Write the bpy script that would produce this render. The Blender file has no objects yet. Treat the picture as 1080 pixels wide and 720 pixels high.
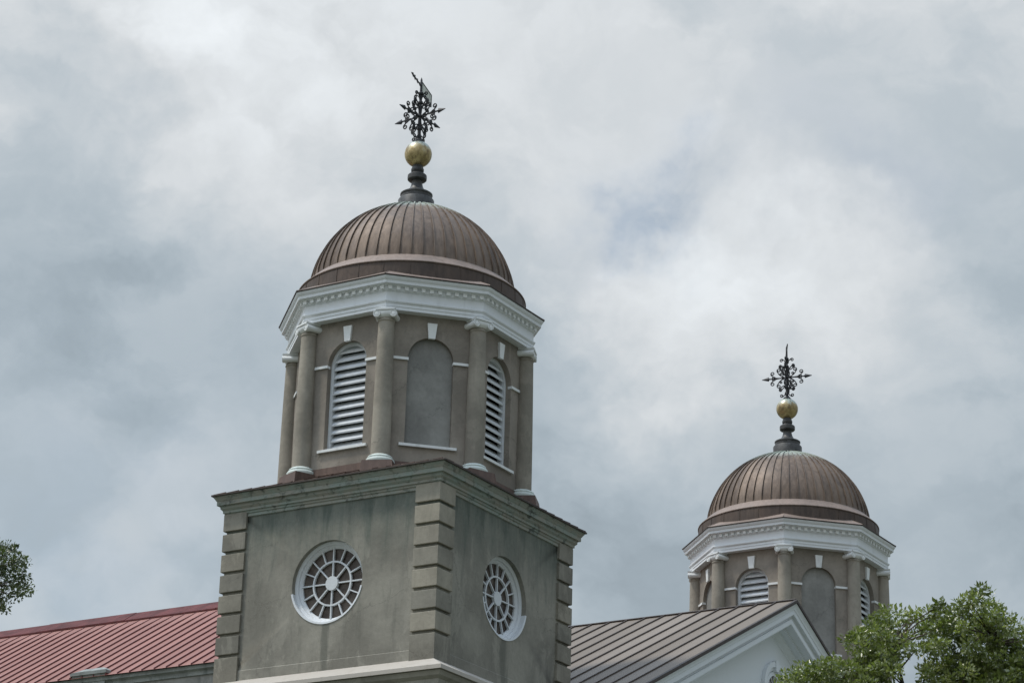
import bpy, math, random
import numpy as np
from mathutils import Vector, Matrix

random.seed(7)
rng = np.random.default_rng(7)
sc = bpy.context.scene
COL = sc.collection
rad = math.radians
pi = math.pi

# ------------------------------------------------------------------ camera
Z0 = 22.8                      # height of the towers' square cornice above the ground
def add_camera():
    yaw, pitch, roll, F = 2.11948, 0.35985, 0.02999, 2763.2424
    f = Vector((math.cos(yaw) * math.cos(pitch), math.sin(yaw) * math.cos(pitch), math.sin(pitch)))
    r0 = Vector((math.sin(yaw), -math.cos(yaw), 0))
    u0 = r0.cross(f)
    r = math.cos(roll) * r0 + math.sin(roll) * u0
    u = -math.sin(roll) * r0 + math.cos(roll) * u0
    cam = bpy.data.cameras.new('camera')
    cam.sensor_width = 36
    cam.lens = F / 1080 * 36
    cam.clip_end = 6000
    o = bpy.data.objects.new('camera', cam)
    M = Matrix((r, u, -f)).transposed().to_4x4()
    M.translation = Vector((39.15913, -58.4519, -21.16209 + Z0))
    o.matrix_world = M
    COL.objects.link(o)
    sc.camera = o
add_camera()

# ------------------------------------------------------------------ light and sky
SUN_AZ, SUN_EL = 217.0, 63.0
def add_sun():
    L = bpy.data.lights.new('sun', 'SUN')
    L.energy = 2.5
    L.angle = rad(6)
    L.color = (1.0, 0.93, 0.82)
    o = bpy.data.objects.new('sun', L)
    d = Vector((math.cos(rad(SUN_AZ)) * math.cos(rad(SUN_EL)), math.sin(rad(SUN_AZ)) * math.cos(rad(SUN_EL)), math.sin(rad(SUN_EL))))
    o.rotation_euler = d.to_track_quat('Z', 'Y').to_euler()
    o.location = (0, 0, 80)
    COL.objects.link(o)
    return d
SUN_DIR = add_sun()
sc.view_settings.view_transform = 'Standard'
sc.view_settings.look = 'None'
sc.view_settings.exposure = 0.0
sc.view_settings.gamma = 1.0
sc.view_settings.use_curve_mapping = False

class NT:
    """small helper for building node trees"""
    def __init__(s, tree):
        s.t = tree
        tree.nodes.clear()
    def n(s, typ, **kw):
        nd = s.t.nodes.new(typ)
        for k, v in kw.items():
            setattr(nd, k, v)
        return nd
    def link(s, a, b):
        s.t.links.new(a, b)
    def put(s, sock, v):
        if isinstance(v, bpy.types.NodeSocket):
            s.t.links.new(v, sock)
        elif v is not None:
            if hasattr(sock.default_value, '__len__') and not hasattr(v, '__len__'):
                v = (v, v, v)
            if hasattr(sock.default_value, '__len__') and len(sock.default_value) == 4 and len(v) == 3:
                v = (*v, 1)
            sock.default_value = v
    def math(s, op, a, b=None, c=None, clamp=False):
        nd = s.n('ShaderNodeMath', operation=op, use_clamp=clamp)
        for i, v in enumerate((a, b, c)):
            if v is not None:
                s.put(nd.inputs[i], v)
        return nd.outputs[0]
    def vmath(s, op, a, b=None, scale=None):
        nd = s.n('ShaderNodeVectorMath', operation=op)
        s.put(nd.inputs[0], a)
        if b is not None:
            s.put(nd.inputs[1], b)
        if scale is not None:
            s.put(nd.inputs['Scale'], scale)
        return nd.outputs['Value'] if op in ('DOT_PRODUCT', 'LENGTH') else nd.outputs[0]
    def mix(s, fac, a, b, mode='MIX'):
        nd = s.n('ShaderNodeMix', data_type='RGBA', blend_type=mode)
        s.put(nd.inputs[0], fac)
        s.put(nd.inputs[6], a)
        s.put(nd.inputs[7], b)
        return nd.outputs[2]
    def noise(s, vec, scale, detail=4, rough=0.55, color=False, dist=0.0):
        nd = s.n('ShaderNodeTexNoise')
        s.put(nd.inputs['Vector'], vec)
        s.put(nd.inputs['Scale'], scale)
        s.put(nd.inputs['Detail'], detail)
        s.put(nd.inputs['Roughness'], rough)
        s.put(nd.inputs['Distortion'], dist)
        return nd.outputs[1] if color else nd.outputs[0]
    def rng(s, v, a, b, c=0.0, d=1.0, smooth=True):
        nd = s.n('ShaderNodeMapRange', interpolation_type='SMOOTHSTEP' if smooth else 'LINEAR')
        for i, x in enumerate((v, a, b, c, d)):
            s.put(nd.inputs[i], x)
        return nd.outputs[0]
    def scale(s, vec, xyz):
        return s.vmath('MULTIPLY', vec, xyz)

SKY_SCALE = 0.1
def add_world():
    w = bpy.data.worlds.new('World')
    sc.world = w
    w.use_nodes = True
    k = NT(w.node_tree)
    out = k.n('ShaderNodeOutputWorld')
    bg = k.n('ShaderNodeBackground')
    bg.inputs['Strength'].default_value = SKY_SCALE
    k.link(bg.outputs[0], out.inputs[0])
    sky = k.n('ShaderNodeTexSky', sky_type='NISHITA')
    sky.sun_disc = False
    sky.sun_elevation = rad(SUN_EL)
    sky.sun_rotation = rad(90 - SUN_AZ)
    tc = k.n('ShaderNodeTexCoord')
    d0 = tc.outputs['Generated']
    # cloud sheet: broad masses (directions in the sky) broken up by noise
    wn = k.noise(d0, 14, 5, 0.6, color=True)
    wn = k.vmath('SUBTRACT', wn, (0.5, 0.5, 0.5))
    wn2 = k.noise(d0, 45, 4, 0.6, color=True)
    wn2 = k.vmath('SUBTRACT', wn2, (0.5, 0.5, 0.5))
    d = k.vmath('ADD', d0, k.vmath('SCALE', wn, scale=0.10))
    d = k.vmath('ADD', d, k.vmath('SCALE', wn2, scale=0.03))
    d = k.vmath('NORMALIZE', d)
    def lobe(c, sig, amp):
        dt = k.vmath('DOT_PRODUCT', d, Vector(c).normalized())
        e = k.math('EXPONENT', k.math('DIVIDE', k.math('SUBTRACT', dt, 1.0), sig * sig))
        return k.math('MULTIPLY', e, amp)
    acc = None
    for c, sig, amp in CLOUDS:
        l = lobe(c, sig, amp)
        acc = l if acc is None else k.math('ADD', acc, l)
    dw = k.vmath('ADD', d0, k.vmath('SCALE', wn, scale=0.05))
    f1 = k.noise(k.scale(dw, (1, 1, 1.5)), 8.5, 8, 0.52)
    f2 = k.noise(k.scale(dw, (1, 1, 1.5)), 30, 7, 0.56)
    puff = k.math('SUBTRACT', k.rng(f1, 0.43, 0.575), 0.5)
    fray = k.math('SUBTRACT', k.rng(f2, 0.34, 0.66), 0.5)
    tex = k.math('ADD', k.math('MULTIPLY', puff, 0.095), k.math('MULTIPLY', fray, 0.055))
    V = k.math('ADD', k.math('ADD', acc, tex), CLOUD_BASE)
    # an overcast sky is brighter overhead and round the hidden sun
    sep = k.n('ShaderNodeSeparateXYZ')
    k.link(d0, sep.inputs[0])
    zc = k.math('MAXIMUM', sep.outputs[2], 0.0)
    V = k.math('MULTIPLY', V, k.math('ADD', 0.74, k.math('MULTIPLY', zc, 0.72)))
    ds = k.vmath('DOT_PRODUCT', d0, SUN_DIR)
    gl = k.math('EXPONENT', k.math('DIVIDE', k.math('SUBTRACT', ds, 1.0), 0.16))
    V = k.math('ADD', V, k.math('MULTIPLY', gl, GLOW))
    V = k.math('MULTIPLY', V, k.math('ADD', 0.91, k.math('MULTIPLY', ds, 0.45)))
    V = k.math('MAXIMUM', V, 0.02)
    tint = k.mix(k.rng(V, 0.40, 0.76), (0.85, 1.0, 1.115, 1), (0.958, 1.0, 1.03, 1))
    tint = k.mix(k.rng(zc, 0.45, 0.80), tint, (0.78, 0.98, 1.25, 1))
    cl = k.vmath('SCALE', tint, scale=k.math('MULTIPLY', V, 1.0 / SKY_SCALE))
    blue = None
    for c, sig, amp in BLUES:
        l = lobe(c, sig, amp)
        blue = l if blue is None else k.math('ADD', blue, l)
    blue = k.math('MULTIPLY', blue, k.rng(f2, 0.30, 0.62, 0.30, 0.80))
    cover = k.math('SUBTRACT', 0.97, blue, clamp=True)
    fin = k.mix(cover, k.vmath('MULTIPLY', sky.outputs[0], (0.86, 1.04, 1.02)), cl)
    # below the horizon the world only shows past the ground's edge
    k.link(fin, bg.inputs[0])
    try:
        w.cycles.sampling_method = 'MANUAL'
        w.cycles.sample_map_resolution = 1024
    except Exception:
        pass
CLOUD_BASE = 0.592
GLOW = 1.15
CLOUDS = [  # direction, angular spread, brightness
    ((-0.6100, 0.6550, 0.4460), 0.04, -0.07), ((-0.5723, 0.6835, 0.4532), 0.025, 0.08), ((-0.5485, 0.7205, 0.4243), 0.040, 0.06),
    ((-0.5047, 0.7520, 0.4240), 0.055, 0.08), ((-0.4073, 0.8304, 0.3801), 0.040, 0.15),
    ((-0.3827, 0.8452, 0.3731), 0.040, 0.08), ((-0.4300, 0.8330, 0.3450), 0.040, 0.07),
    ((-0.6261, 0.6957, 0.3521), 0.050, -0.12), ((-0.5745, 0.7396, 0.3506), 0.055, -0.16),
    ((-0.6290, 0.7343, 0.2553), 0.060, 0.09), ((-0.4601, 0.8312, 0.3121), 0.060, -0.11),
    ((-0.3470, 0.8846, 0.3116), 0.070, -0.08), ((-0.3211, 0.8640, 0.3878), 0.050, -0.015), ((-0.6185, 0.6812, 0.3916), 0.03, 0.05), ((-0.6426, 0.7148, 0.2759), 0.028, -0.10), ((-0.5758, 0.6791, 0.4552), 0.014, 0.05), ((-0.4234, 0.8385, 0.3431), 0.02, 0.07),
    ((-0.6340, 0.7120, 0.3018), 0.030, 0.09), ((-0.4675, 0.7584, 0.4542), 0.05, -0.07),
    ((-0.4300, 0.8600, 0.2700), 0.05, -0.05),
]
BLUES = [
    ((-0.4480, 0.8000, 0.3990), 0.011, 0.30), ((-0.4340, 0.8050, 0.4043), 0.016, 0.36), ((-0.4230, 0.8080, 0.4110), 0.014, 0.30),
    ((-0.3744, 0.8204, 0.4322), 0.016, 0.16), ((-0.3612, 0.8379, 0.4091), 0.014, 0.2),
    ((-0.6330, 0.7300, 0.2480), 0.05, 0.28), ((-0.3400, 0.8470, 0.4030), 0.012, 0.2),
]
add_world()

# ------------------------------------------------------------------ mesh helpers
class MB:
    """collects shapes and links them as ONE mesh object"""
    def __init__(s):
        s.v, s.f, s.fa, s.off = [], [], [], Vector((0, 0, 0))
        s.M = Matrix.Identity(4)
    def pt(s, p):
        s.v.append(tuple(s.M @ Vector(p)))
        return len(s.v) - 1
    def face(s, pts, a=0.0):
        s.f.append([s.pt(p) for p in pts]); s.fa.append(a)
    def idx(s, ids, a=0.0):
        s.f.append(list(ids)); s.fa.append(a)
    def hexa(s, lo, hi, a=0.0):
        """lo / hi: four points each, same order"""
        i = [s.pt(p) for p in lo] + [s.pt(p) for p in hi]
        for q in ((3, 2, 1, 0), (4, 5, 6, 7), (0, 1, 5, 4), (1, 2, 6, 5), (2, 3, 7, 6), (3, 0, 4, 7)):
            s.idx([i[k] for k in q], a)
    def box(s, x0, x1, y0, y1, z0, z1, a=0.0):
        s.hexa([(x0, y0, z0), (x1, y0, z0), (x1, y1, z0), (x0, y1, z0)], [(x0, y0, z1), (x1, y0, z1), (x1, y1, z1), (x0, y1, z1)], a)
    def ring(s, rings, closed=True, a=0.0):
        """rings: list of point loops of equal length"""
        n = len(rings[0])
        ids = [[s.pt(p) for p in r] for r in rings]
        for j in range(len(ids) - 1):
            for i in range(n if closed else n - 1):
                k = (i + 1) % n
                s.idx((ids[j][i], ids[j][k], ids[j + 1][k], ids[j + 1][i]), a)
        return ids
    def lathe(s, prof, n=32, cx=0, cy=0, cap=False):
        R = [[(cx + r * math.cos(2 * pi * i / n), cy + r * math.sin(2 * pi * i / n), z) for i in range(n)] for r, z in prof]
        ids = s.ring(R)
        if cap:
            s.idx(ids[0][::-1]); s.idx(ids[-1])
    def sweep(s, prof, n, cap_top=False, cap_bot=False):
        """profile (apothem, z) swept round a regular polygon"""
        ph = pi / n
        R = []
        for ap, z in prof:
            r = ap / math.cos(pi / n)
            R.append([(r * math.cos(ph + 2 * pi * i / n), r * math.sin(ph + 2 * pi * i / n), z) for i in range(n)])
        ids = s.ring(R)
        if cap_bot: s.idx(ids[0][::-1])
        if cap_top: s.idx(ids[-1])
    def tube(s, pts, radii, n=6, cap=True):
        pts = [Vector(p) for p in pts]
        if not hasattr(radii, '__len__'):
            radii = [radii] * len(pts)
        rings, up = [], None
        for i, p in enumerate(pts):
            t = (pts[min(i + 1, len(pts) - 1)] - pts[max(i - 1, 0)]).normalized()
            if up is None:
                up = t.orthogonal().normalized()
            up = (up - t * up.dot(t))
            up = up.normalized() if up.length > 1e-6 else t.orthogonal().normalized()
            b = t.cross(up)
            rings.append([p + radii[i] * (math.cos(2 * pi * k / n) * up + math.sin(2 * pi * k / n) * b) for k in range(n)])
        ids = s.ring(rings)
        if cap:
            s.idx(ids[0][::-1]); s.idx(ids[-1])
    def build(s, name, mat, parent=None, smooth=False, attr=None, fix=True):
        me = bpy.data.meshes.new(name)
        me.from_pydata(s.v, [], s.f)
        if attr:
            at = me.attributes.new(attr, 'FLOAT', 'FACE')
            at.data.foreach_set('value', s.fa)
        me.materials.append(mat)
        me.update()
        if fix:
            import bmesh
            bm = bmesh.new(); bm.from_mesh(me)
            bmesh.ops.remove_doubles(bm, verts=bm.verts, dist=1e-5)
            bmesh.ops.recalc_face_normals(bm, faces=bm.faces)
            bm.to_mesh(me); bm.free()
        if smooth:
            me.shade_smooth()
            me.set_sharp_from_angle(angle=rad(38))
        o = bpy.data.objects.new(name, me)
        COL.objects.link(o)
        if parent is not None:
            o.parent = parent
        return o

def tag(o, label=None, cat=None, group=None, kind=None):
    for k_, v_ in (('label', label), ('category', cat), ('group', group), ('kind', kind)):
        if v_: o[k_] = v_
    return o
def empty(name, loc=(0, 0, 0), parent=None):
    o = bpy.data.objects.new(name, None)
    o.empty_display_size = 0.5
    COL.objects.link(o)
    o.location = loc
    if parent: o.parent = parent
    return o
def copy_tree(o, parent=None):
    c = o.copy()
    COL.objects.link(c)
    c.parent = parent
    for ch in list(o.children):
        copy_tree(ch, c)
    return c

# ------------------------------------------------------------------ materials
def new_mat(name):
    m = bpy.data.materials.new(name)
    m.use_nodes = True
    k = NT(m.node_tree)
    out = k.n('ShaderNodeOutputMaterial')
    b = k.n('ShaderNodeBsdfPrincipled')
    k.link(b.outputs[0], out.inputs[0])
    return m, k, b
def finish(k, b, col, rough=0.8, bump=None, dist=0.01, strength=0.5, metal=0.0, spec=0.3):
    k.put(b.inputs['Base Color'], col)
    k.put(b.inputs['Roughness'], rough)
    k.put(b.inputs['Metallic'], metal)
    k.put(b.inputs['Specular IOR Level'], spec)
    if bump is not None:
        bp = k.n('ShaderNodeBump')
        bp.inputs['Distance'].default_value = dist
        bp.inputs['Strength'].default_value = strength
        k.link(bump, bp.inputs['Height'])
        k.link(bp.outputs[0], b.inputs['Normal'])
def pos(k):
    return k.n('ShaderNodeNewGeometry').outputs['Position']

def stucco(name, base, dark, green, green_amt=0.0, top=None, streak=0.5, seed=0.0, drips=False, blocks=False, patch=0.5):
    """weathered cement render: blotches, rain streaks, algae below the cornice"""
    m, k, b = new_mat(name)
    P = k.vmath('ADD', pos(k), (seed, seed * 2, 0))
    big = k.noise(P, 0.55, 5, 0.6)
    fine = k.noise(P, 9.0, 5, 0.65)
    pch = k.noise(k.scale(P, (1, 1, 0.6)), 1.1, 7, 0.7, dist=0.6)
    st = k.noise(k.scale(P, (2.0, 2.0, 0.26)), 1.5, 7, 0.72, dist=0.5)
    col = k.mix(k.rng(big, 0.36, 0.64), [min(1, c * 1.10) for c in base], [c * 0.74 for c in base])
    col = k.mix(k.math('MULTIPLY', k.rng(st, 0.50, 0.74), streak), col, dark)
    lt = k.noise(k.scale(P, (3.3, 3.3, 0.35)), 1.1, 5, 0.6)
    col = k.mix(k.math('MULTIPLY', k.rng(lt, 0.58, 0.78), 0.30), col, [min(1, c * 1.35) for c in base])
    col = k.mix(k.math('MULTIPLY', k.rng(pch, 0.53, 0.60), patch), col, [min(1, c * 1.22) for c in base])
    # hairline cracks, only here and there
    vo = k.n('ShaderNodeTexVoronoi', feature='DISTANCE_TO_EDGE')
    k.put(vo.inputs['Vector'], k.vmath('ADD', P, k.vmath('SCALE', k.noise(P, 1.5, 5, 0.7, color=True), scale=0.9)))
    vo.inputs['Scale'].default_value = 0.55
    crk = k.math('MULTIPLY', k.rng(vo.outputs[0], 0.010, 0.003), k.rng(k.noise(P, 0.5, 2), 0.50, 0.60))
    col = k.mix(k.math('MULTIPLY', crk, 0.45), col, [c * 0.45 for c in base])
    if blocks:
        at = k.n('ShaderNodeAttribute'); at.attribute_name = 'panel'
        col = k.mix(k.rng(at.outputs['Fac'], -1, 1), k.mix(1.0, col, (0.84, 0.85, 0.86, 1), 'MULTIPLY'), k.mix(1.0, col, (1.12, 1.10, 1.07, 1), 'MULTIPLY'))
    if drips:      # runs of dirt below the round windows
        sp = k.n('ShaderNodeSeparateXYZ'); k.link(pos(k), sp.inputs[0])
        wob = k.math('MULTIPLY', k.math('SUBTRACT', st, 0.5), 0.5)
        def band(c, lo, half):
            x = k.math('ABSOLUTE', k.math('ADD', k.math('SUBTRACT', c, lo), wob))
            return k.rng(x, half, half * 0.35)
        below = k.rng(sp.outputs[2], Z0 - 3.84, Z0 - 3.92)
        sx = k.math('MULTIPLY', band(sp.outputs[0], 0.02, 0.17), k.rng(sp.outputs[1], -3.3, -3.42))
        sy = k.math('MULTIPLY', band(sp.outputs[1], 0.02, 0.22), k.rng(sp.outputs[0], 3.3, 3.42))
        dr = k.math('MULTIPLY', k.math('MAXIMUM', sx, sy), below)
        col = k.mix(k.math('MULTIPLY', dr, 0.75), col, dark)
    if top is not None:
        sp = k.n('ShaderNodeSeparateXYZ'); k.link(P, sp.inputs[0])
        h = k.rng(k.math('ADD', sp.outputs[2], k.math('MULTIPLY', k.math('SUBTRACT', st, 0.5), 3.2)), top - 2.6, top)
        col = k.mix(k.math('MULTIPLY', h, green_amt), col, green)
        stn = k.noise(k.scale(P, (1.6, 1.6, 0.30)), 1.3, 7, 0.7, dist=0.4)
        hs = k.rng(k.math('ADD', sp.outputs[2], k.math('MULTIPLY', k.math('SUBTRACT', stn, 0.55), 5.5)), top - 1.15, top - 0.35)
        col = k.mix(k.math('MULTIPLY', hs, 0.48), col, [c * 0.62 for c in green])
    col = k.mix(k.rng(fine, 0.25, 0.75), [0.90] * 3 + [1], [1.08] * 3 + [1]) if False else k.mix(0.85, col, k.mix(fine, [c * 0.0 + 0.80 for c in base], (1.2, 1.2, 1.2)), 'MULTIPLY')
    grit = k.noise(P, 55, 3, 0.7)
    finish(k, b, col, 0.92, k.math('ADD', k.math('MULTIPLY', grit, 0.5), fine), 0.012, 0.55, spec=0.15)
    return m

def paint(name, base, rough=0.55, dirt=(0.42, 0.42, 0.39), amt=0.35):
    m, k, b = new_mat(name)
    P = pos(k)
    n1 = k.noise(k.scale(P, (3, 3, 0.8)), 1.4, 6, 0.65)
    n2 = k.noise(P, 14, 4, 0.6)
    col = k.mix(k.math('MULTIPLY', k.rng(n1, 0.50, 0.78), amt), base, dirt)
    col = k.mix(k.math('MULTIPLY', k.rng(n2, 0.58, 0.75), amt * 0.6), col, dirt)
    finish(k, b, col, rough, n2, 0.004, 0.4)
    return m

def copper(name, c1, c2, verd=None, vz=None, attr=True, metal=0.34, rough=0.56):
    """browned sheet copper with panel to panel differences, runs and a little verdigris"""
    m, k, b = new_mat(name)
    P = pos(k)
    n1 = k.noise(P, 1.3, 5, 0.6)
    n2 = k.noise(k.scale(P, (6, 6, 1.1)), 1.5, 5, 0.65)
    v = k.math('ADD', k.math('MULTIPLY', n1, 0.55), k.math('MULTIPLY', n2, 0.55))
    if attr:
        at = k.n('ShaderNodeAttribute'); at.attribute_name = 'panel'
        v = k.math('ADD', v, k.math('MULTIPLY', at.outputs['Fac'], 0.13))
    col = k.mix(k.rng(v, 0.35, 0.80), c1, c2)
    bl = k.noise(k.scale(P, (1.5, 1.5, 0.9)), 1.7, 6, 0.7, dist=0.8)
    col = k.mix(k.math('MULTIPLY', k.rng(bl, 0.52, 0.70), 0.45), col, [c * 0.62 for c in c1])
    spots = k.noise(P, 7, 3, 0.7)
    col = k.mix(k.math('MULTIPLY', k.rng(spots, 0.66, 0.78), 0.5), col, [min(1, c * 1.8) for c in c2])
    mt = metal
    if verd:
        if vz is not None:
            sp = k.n('ShaderNodeSeparateXYZ'); k.link(P, sp.inputs[0])
            h = k.rng(k.math('ADD', sp.outputs[2], k.math('MULTIPLY', k.math('SUBTRACT', n2, 0.5), 0.9)), vz, vz + 0.55)
        else:
            h = k.math('MULTIPLY', k.rng(n2, 0.55, 0.72), 0.6)
        col = k.mix(h, col, verd)
        mt = k.math('MULTIPLY', k.math('SUBTRACT', 1.0, h), metal)
    finish(k, b, col, k.rng(n1, 0.3, 0.7, rough - 0.06, rough + 0.12), n2, 0.01, 0.25, metal=mt, spec=0.4)
    return m

def verdigris(name):
    """stone cornice under leaking copper: green washes, brown stone, black drips"""
    m, k, b = new_mat(name)
    P = pos(k)
    n1 = k.noise(k.scale(P, (1, 1, 2.5)), 1.6, 6, 0.65)
    n2 = k.noise(k.scale(P, (1.6, 1.6, 2.2)), 1.9, 8, 0.72, dist=0.7)
    n3 = k.noise(P, 12, 4, 0.6)
    col = k.mix(k.rng(n1, 0.36, 0.66), (0.255, 0.25, 0.215), (0.222, 0.260, 0.232))
    col = k.mix(k.math('MULTIPLY', k.rng(n2, 0.50, 0.68), 0.9), col, (0.04, 0.045, 0.042))
    col = k.mix(k.math('MULTIPLY', k.rng(n3, 0.55, 0.75), 0.35), col, (0.30, 0.36, 0.33))
    finish(k, b, col, 0.85, n3, 0.01, 0.5, spec=0.2)
    return m

def metal_roof(name, c1, c2, rough=0.5, stain=None):
    m, k, b = new_mat(name)
    P = pos(k)
    n1 = k.noise(P, 0.5, 5, 0.6)
    n2 = k.noise(k.scale(P, (5, 1.1, 1.1)), 1.2, 5, 0.65)
    at = k.n('ShaderNodeAttribute'); at.attribute_name = 'panel'
    v = k.math('ADD', k.math('ADD', k.math('MULTIPLY', n1, 0.4), k.math('MULTIPLY', n2, 0.4)), k.math('MULTIPLY', at.outputs['Fac'], 0.25))
    col = k.mix(k.rng(v, 0.3, 0.8), c1, c2)
    n3 = k.noise(P, 8, 4, 0.65)
    col = k.mix(k.math('MULTIPLY', k.rng(n3, 0.56, 0.74), 0.35), col, stain or [c * 0.7 for c in c1])
    finish(k, b, col, rough, n1, 0.02, 0.3, spec=0.22)
    return m

def plain(name, col, rough=0.6, metal=0.0, var=0.25, scale=6, spec=0.4):
    m, k, b = new_mat(name)
    n1 = k.noise(pos(k), scale, 5, 0.65)
    finish(k, b, k.mix(k.rng(n1, 0.3, 0.7), [c * (1 - var) for c in col], [min(1, c * (1 + var)) for c in col]), rough, n1, 0.004, 0.3, metal=metal, spec=spec)
    return m

def pane_mat(name):
    m, k, b = new_mat(name)
    P = pos(k)
    n1 = k.noise(P, 2.3, 5, 0.65)
    n2 = k.noise(P, 26, 3, 0.6)
    col = k.mix(k.rng(n1, 0.32, 0.68), (0.040, 0.030, 0.025), (0.105, 0.085, 0.070))
    col = k.mix(k.math('MULTIPLY', k.rng(n2, 0.55, 0.8), 0.3), col, (0.16, 0.15, 0.13))
    finish(k, b, col, k.rng(n1, 0.3, 0.7, 0.16, 0.36), n1, 0.05, 0.35, spec=0.25)
    return m

def gilt(name):
    m, k, b = new_mat(name)
    P = pos(k)
    n1 = k.noise(P, 5, 6, 0.65)
    n2 = k.noise(k.scale(P, (7, 7, 2)), 1.5, 5, 0.65)
    col = k.mix(k.rng(n1, 0.35, 0.65), (0.27, 0.20, 0.09), (0.45, 0.35, 0.17))
    sp = k.n('ShaderNodeSeparateXYZ'); k.link(P, sp.inputs[0])
    worn = k.rng(k.math('ADD', sp.outputs[2], k.math('MULTIPLY', k.math('SUBTRACT', n1, 0.5), 1.0)), Z0 + 11.05, Z0 + 11.38)
    col = k.mix(k.math('MULTIPLY', worn, 0.85), col, (0.34, 0.40, 0.37))
    col = k.mix(k.math('MULTIPLY', k.rng(n2, 0.50, 0.68), 0.75), col, (0.12, 0.085, 0.05))
    finish(k, b, col, 0.42, n1, 0.006, 0.4, metal=0.55, spec=0.5)
    return m

def leaf_mat(name, c1, c2, c3):
    m, k, b = new_mat(name)
    at = k.n('ShaderNodeAttribute'); at.attribute_name = 'leaf_tone'
    r = k.n('ShaderNodeValToRGB')
    r.color_ramp.elements[0].color = (*c1, 1); r.color_ramp.elements[1].color = (*c3, 1)
    e = r.color_ramp.elements.new(0.55); e.color = (*c2, 1)
    k.link(at.outputs['Fac'], r.inputs[0])
    finish(k, b, r.outputs[0], 0.30, spec=0.6)
    tr = k.n('ShaderNodeBsdfTranslucent')
    k.link(k.mix(1.0, r.outputs[0], (1.3, 1.5, 0.6, 1), 'MULTIPLY'), tr.inputs[0])
    mx = k.n('ShaderNodeMixShader'); mx.inputs[0].default_value = 0.30
    k.link(b.outputs[0], mx.inputs[1]); k.link(tr.outputs[0], mx.inputs[2])
    out = [n for n in k.t.nodes if n.type == 'OUTPUT_MATERIAL'][0]
    k.link(mx.outputs[0], out.inputs[0])
    return m

M = {}
M['stage'] = stucco('weathered_stucco', (0.245, 0.232, 0.196), (0.125, 0.125, 0.105), (0.105, 0.125, 0.108), 0.85, Z0 - 0.2, 0.55, drips=True)
M['lantern'] = stucco('taupe_stucco', (0.258, 0.228, 0.193), (0.16, 0.145, 0.125), (0.15, 0.15, 0.13), 0.0, None, 0.35, 3.0, patch=0.25)
M['quoin'] = stucco('quoin_stucco', (0.255, 0.238, 0.198), (0.16, 0.15, 0.125), (0.15, 0.155, 0.13), 0.0, None, 0.45, 6.0, blocks=True)
M['column'] = stucco('column_stucco', (0.285, 0.258, 0.214), (0.18, 0.165, 0.14), (0.15, 0.15, 0.13), 0.0, None, 0.30, 9.0, patch=0.25)
M['blind'] = stucco('grey_render', (0.255, 0.25, 0.232), (0.20, 0.20, 0.19), (0.15, 0.15, 0.13), 0.0, None, 0.15, 12.0, patch=0.15)
M['wall'] = stucco('nave_stucco', (0.26, 0.255, 0.235), (0.13, 0.13, 0.12), (0.12, 0.13, 0.12), 0.0, None, 0.75, 15.0)
M['white'] = paint('white_paint', (0.66, 0.68, 0.695), 0.55, (0.36, 0.37, 0.36), 0.3)
M['trim'] = paint('stone_white_paint', (0.68, 0.69, 0.68), 0.6, (0.36, 0.37, 0.34), 0.4)
M['joinery'] = paint('joinery_white_paint', (0.57, 0.59, 0.605), 0.6, (0.30, 0.31, 0.30), 0.35)
M['portico_white'] = paint('portico_white_paint', (0.66, 0.69, 0.71), 0.55, (0.52, 0.54, 0.54), 0.2)
M['base_green'] = paint('pale_verdigris', (0.52, 0.565, 0.53), 0.65, (0.22, 0.27, 0.24), 0.5)
M['dome'] = copper('dome_copper', (0.078, 0.054, 0.039), (0.190, 0.140, 0.104), (0.34, 0.38, 0.33), Z0 + 8.55)
M['drum'] = copper('drum_copper', (0.055, 0.040, 0.032), (0.105, 0.075, 0.058), attr=False)
M['ledge_cu'] = copper('ledge_copper', (0.165, 0.124, 0.100), (0.25, 0.192, 0.160), attr=False, metal=0.25, rough=0.6)  # paler than the dome: sky light on the slope is put into the colour
M['apron'] = copper('apron_copper', (0.075, 0.048, 0.038), (0.14, 0.092, 0.072), attr=False, metal=0.3, rough=0.55)
M['edge'] = plain('dark_copper_edge', (0.045, 0.034, 0.028), 0.6, 0.2)
M['cornice'] = verdigris('stained_cornice')
M['ledge'] = paint('ledge_flashing', (0.41, 0.375, 0.33), 0.6, (0.30, 0.265, 0.22), 0.6)
M['finial'] = plain('dark_bronze', (0.050, 0.049, 0.047), 0.5, 0.3, 0.4)
M['gilt'] = gilt('worn_gilding')
M['iron'] = plain('black_iron', (0.022, 0.022, 0.024), 0.55, 0.2, 0.3)
M['banner'] = plain('vane_sheet', (0.50, 0.51, 0.45), 0.55, 0.3, 0.25)
M['pane'] = pane_mat('brown_pane')
M['red'] = metal_roof('red_roof_paint', (0.225, 0.101, 0.080), (0.278, 0.130, 0.104), 0.6, (0.33, 0.19, 0.17))
M['red_seam'] = plain('red_seam', (0.115, 0.028, 0.028), 0.55, 0.0, 0.2)  # darker than the sheets: the seams' shaded side and shadow are painted in
M['red_cap'] = plain('red_ridge_cap', (0.092, 0.026, 0.025), 0.72, 0.0, 0.35, 1.5, 0.15)
M['brown'] = metal_roof('brown_roof_metal', (0.158, 0.128, 0.100), (0.205, 0.170, 0.138), 0.62)
M['brown_seam'] = plain('brown_seam', (0.055, 0.040, 0.032), 0.55, 0.1, 0.2)  # seam shade and shadow line put into this darker tone
M['coping'] = stucco('coping_stone', (0.27, 0.285, 0.27), (0.10, 0.115, 0.11), (0.1, 0.12, 0.1), 0.0, None, 0.8, 21.0)
M['bark'] = plain('bark', (0.075, 0.060, 0.048), 0.95, 0.0, 0.4, 5, 0.1)
M['ground'] = plain('ground_cover', (0.115, 0.12, 0.09), 0.95, 0.0, 0.3, 0.15, 0.1)
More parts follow.
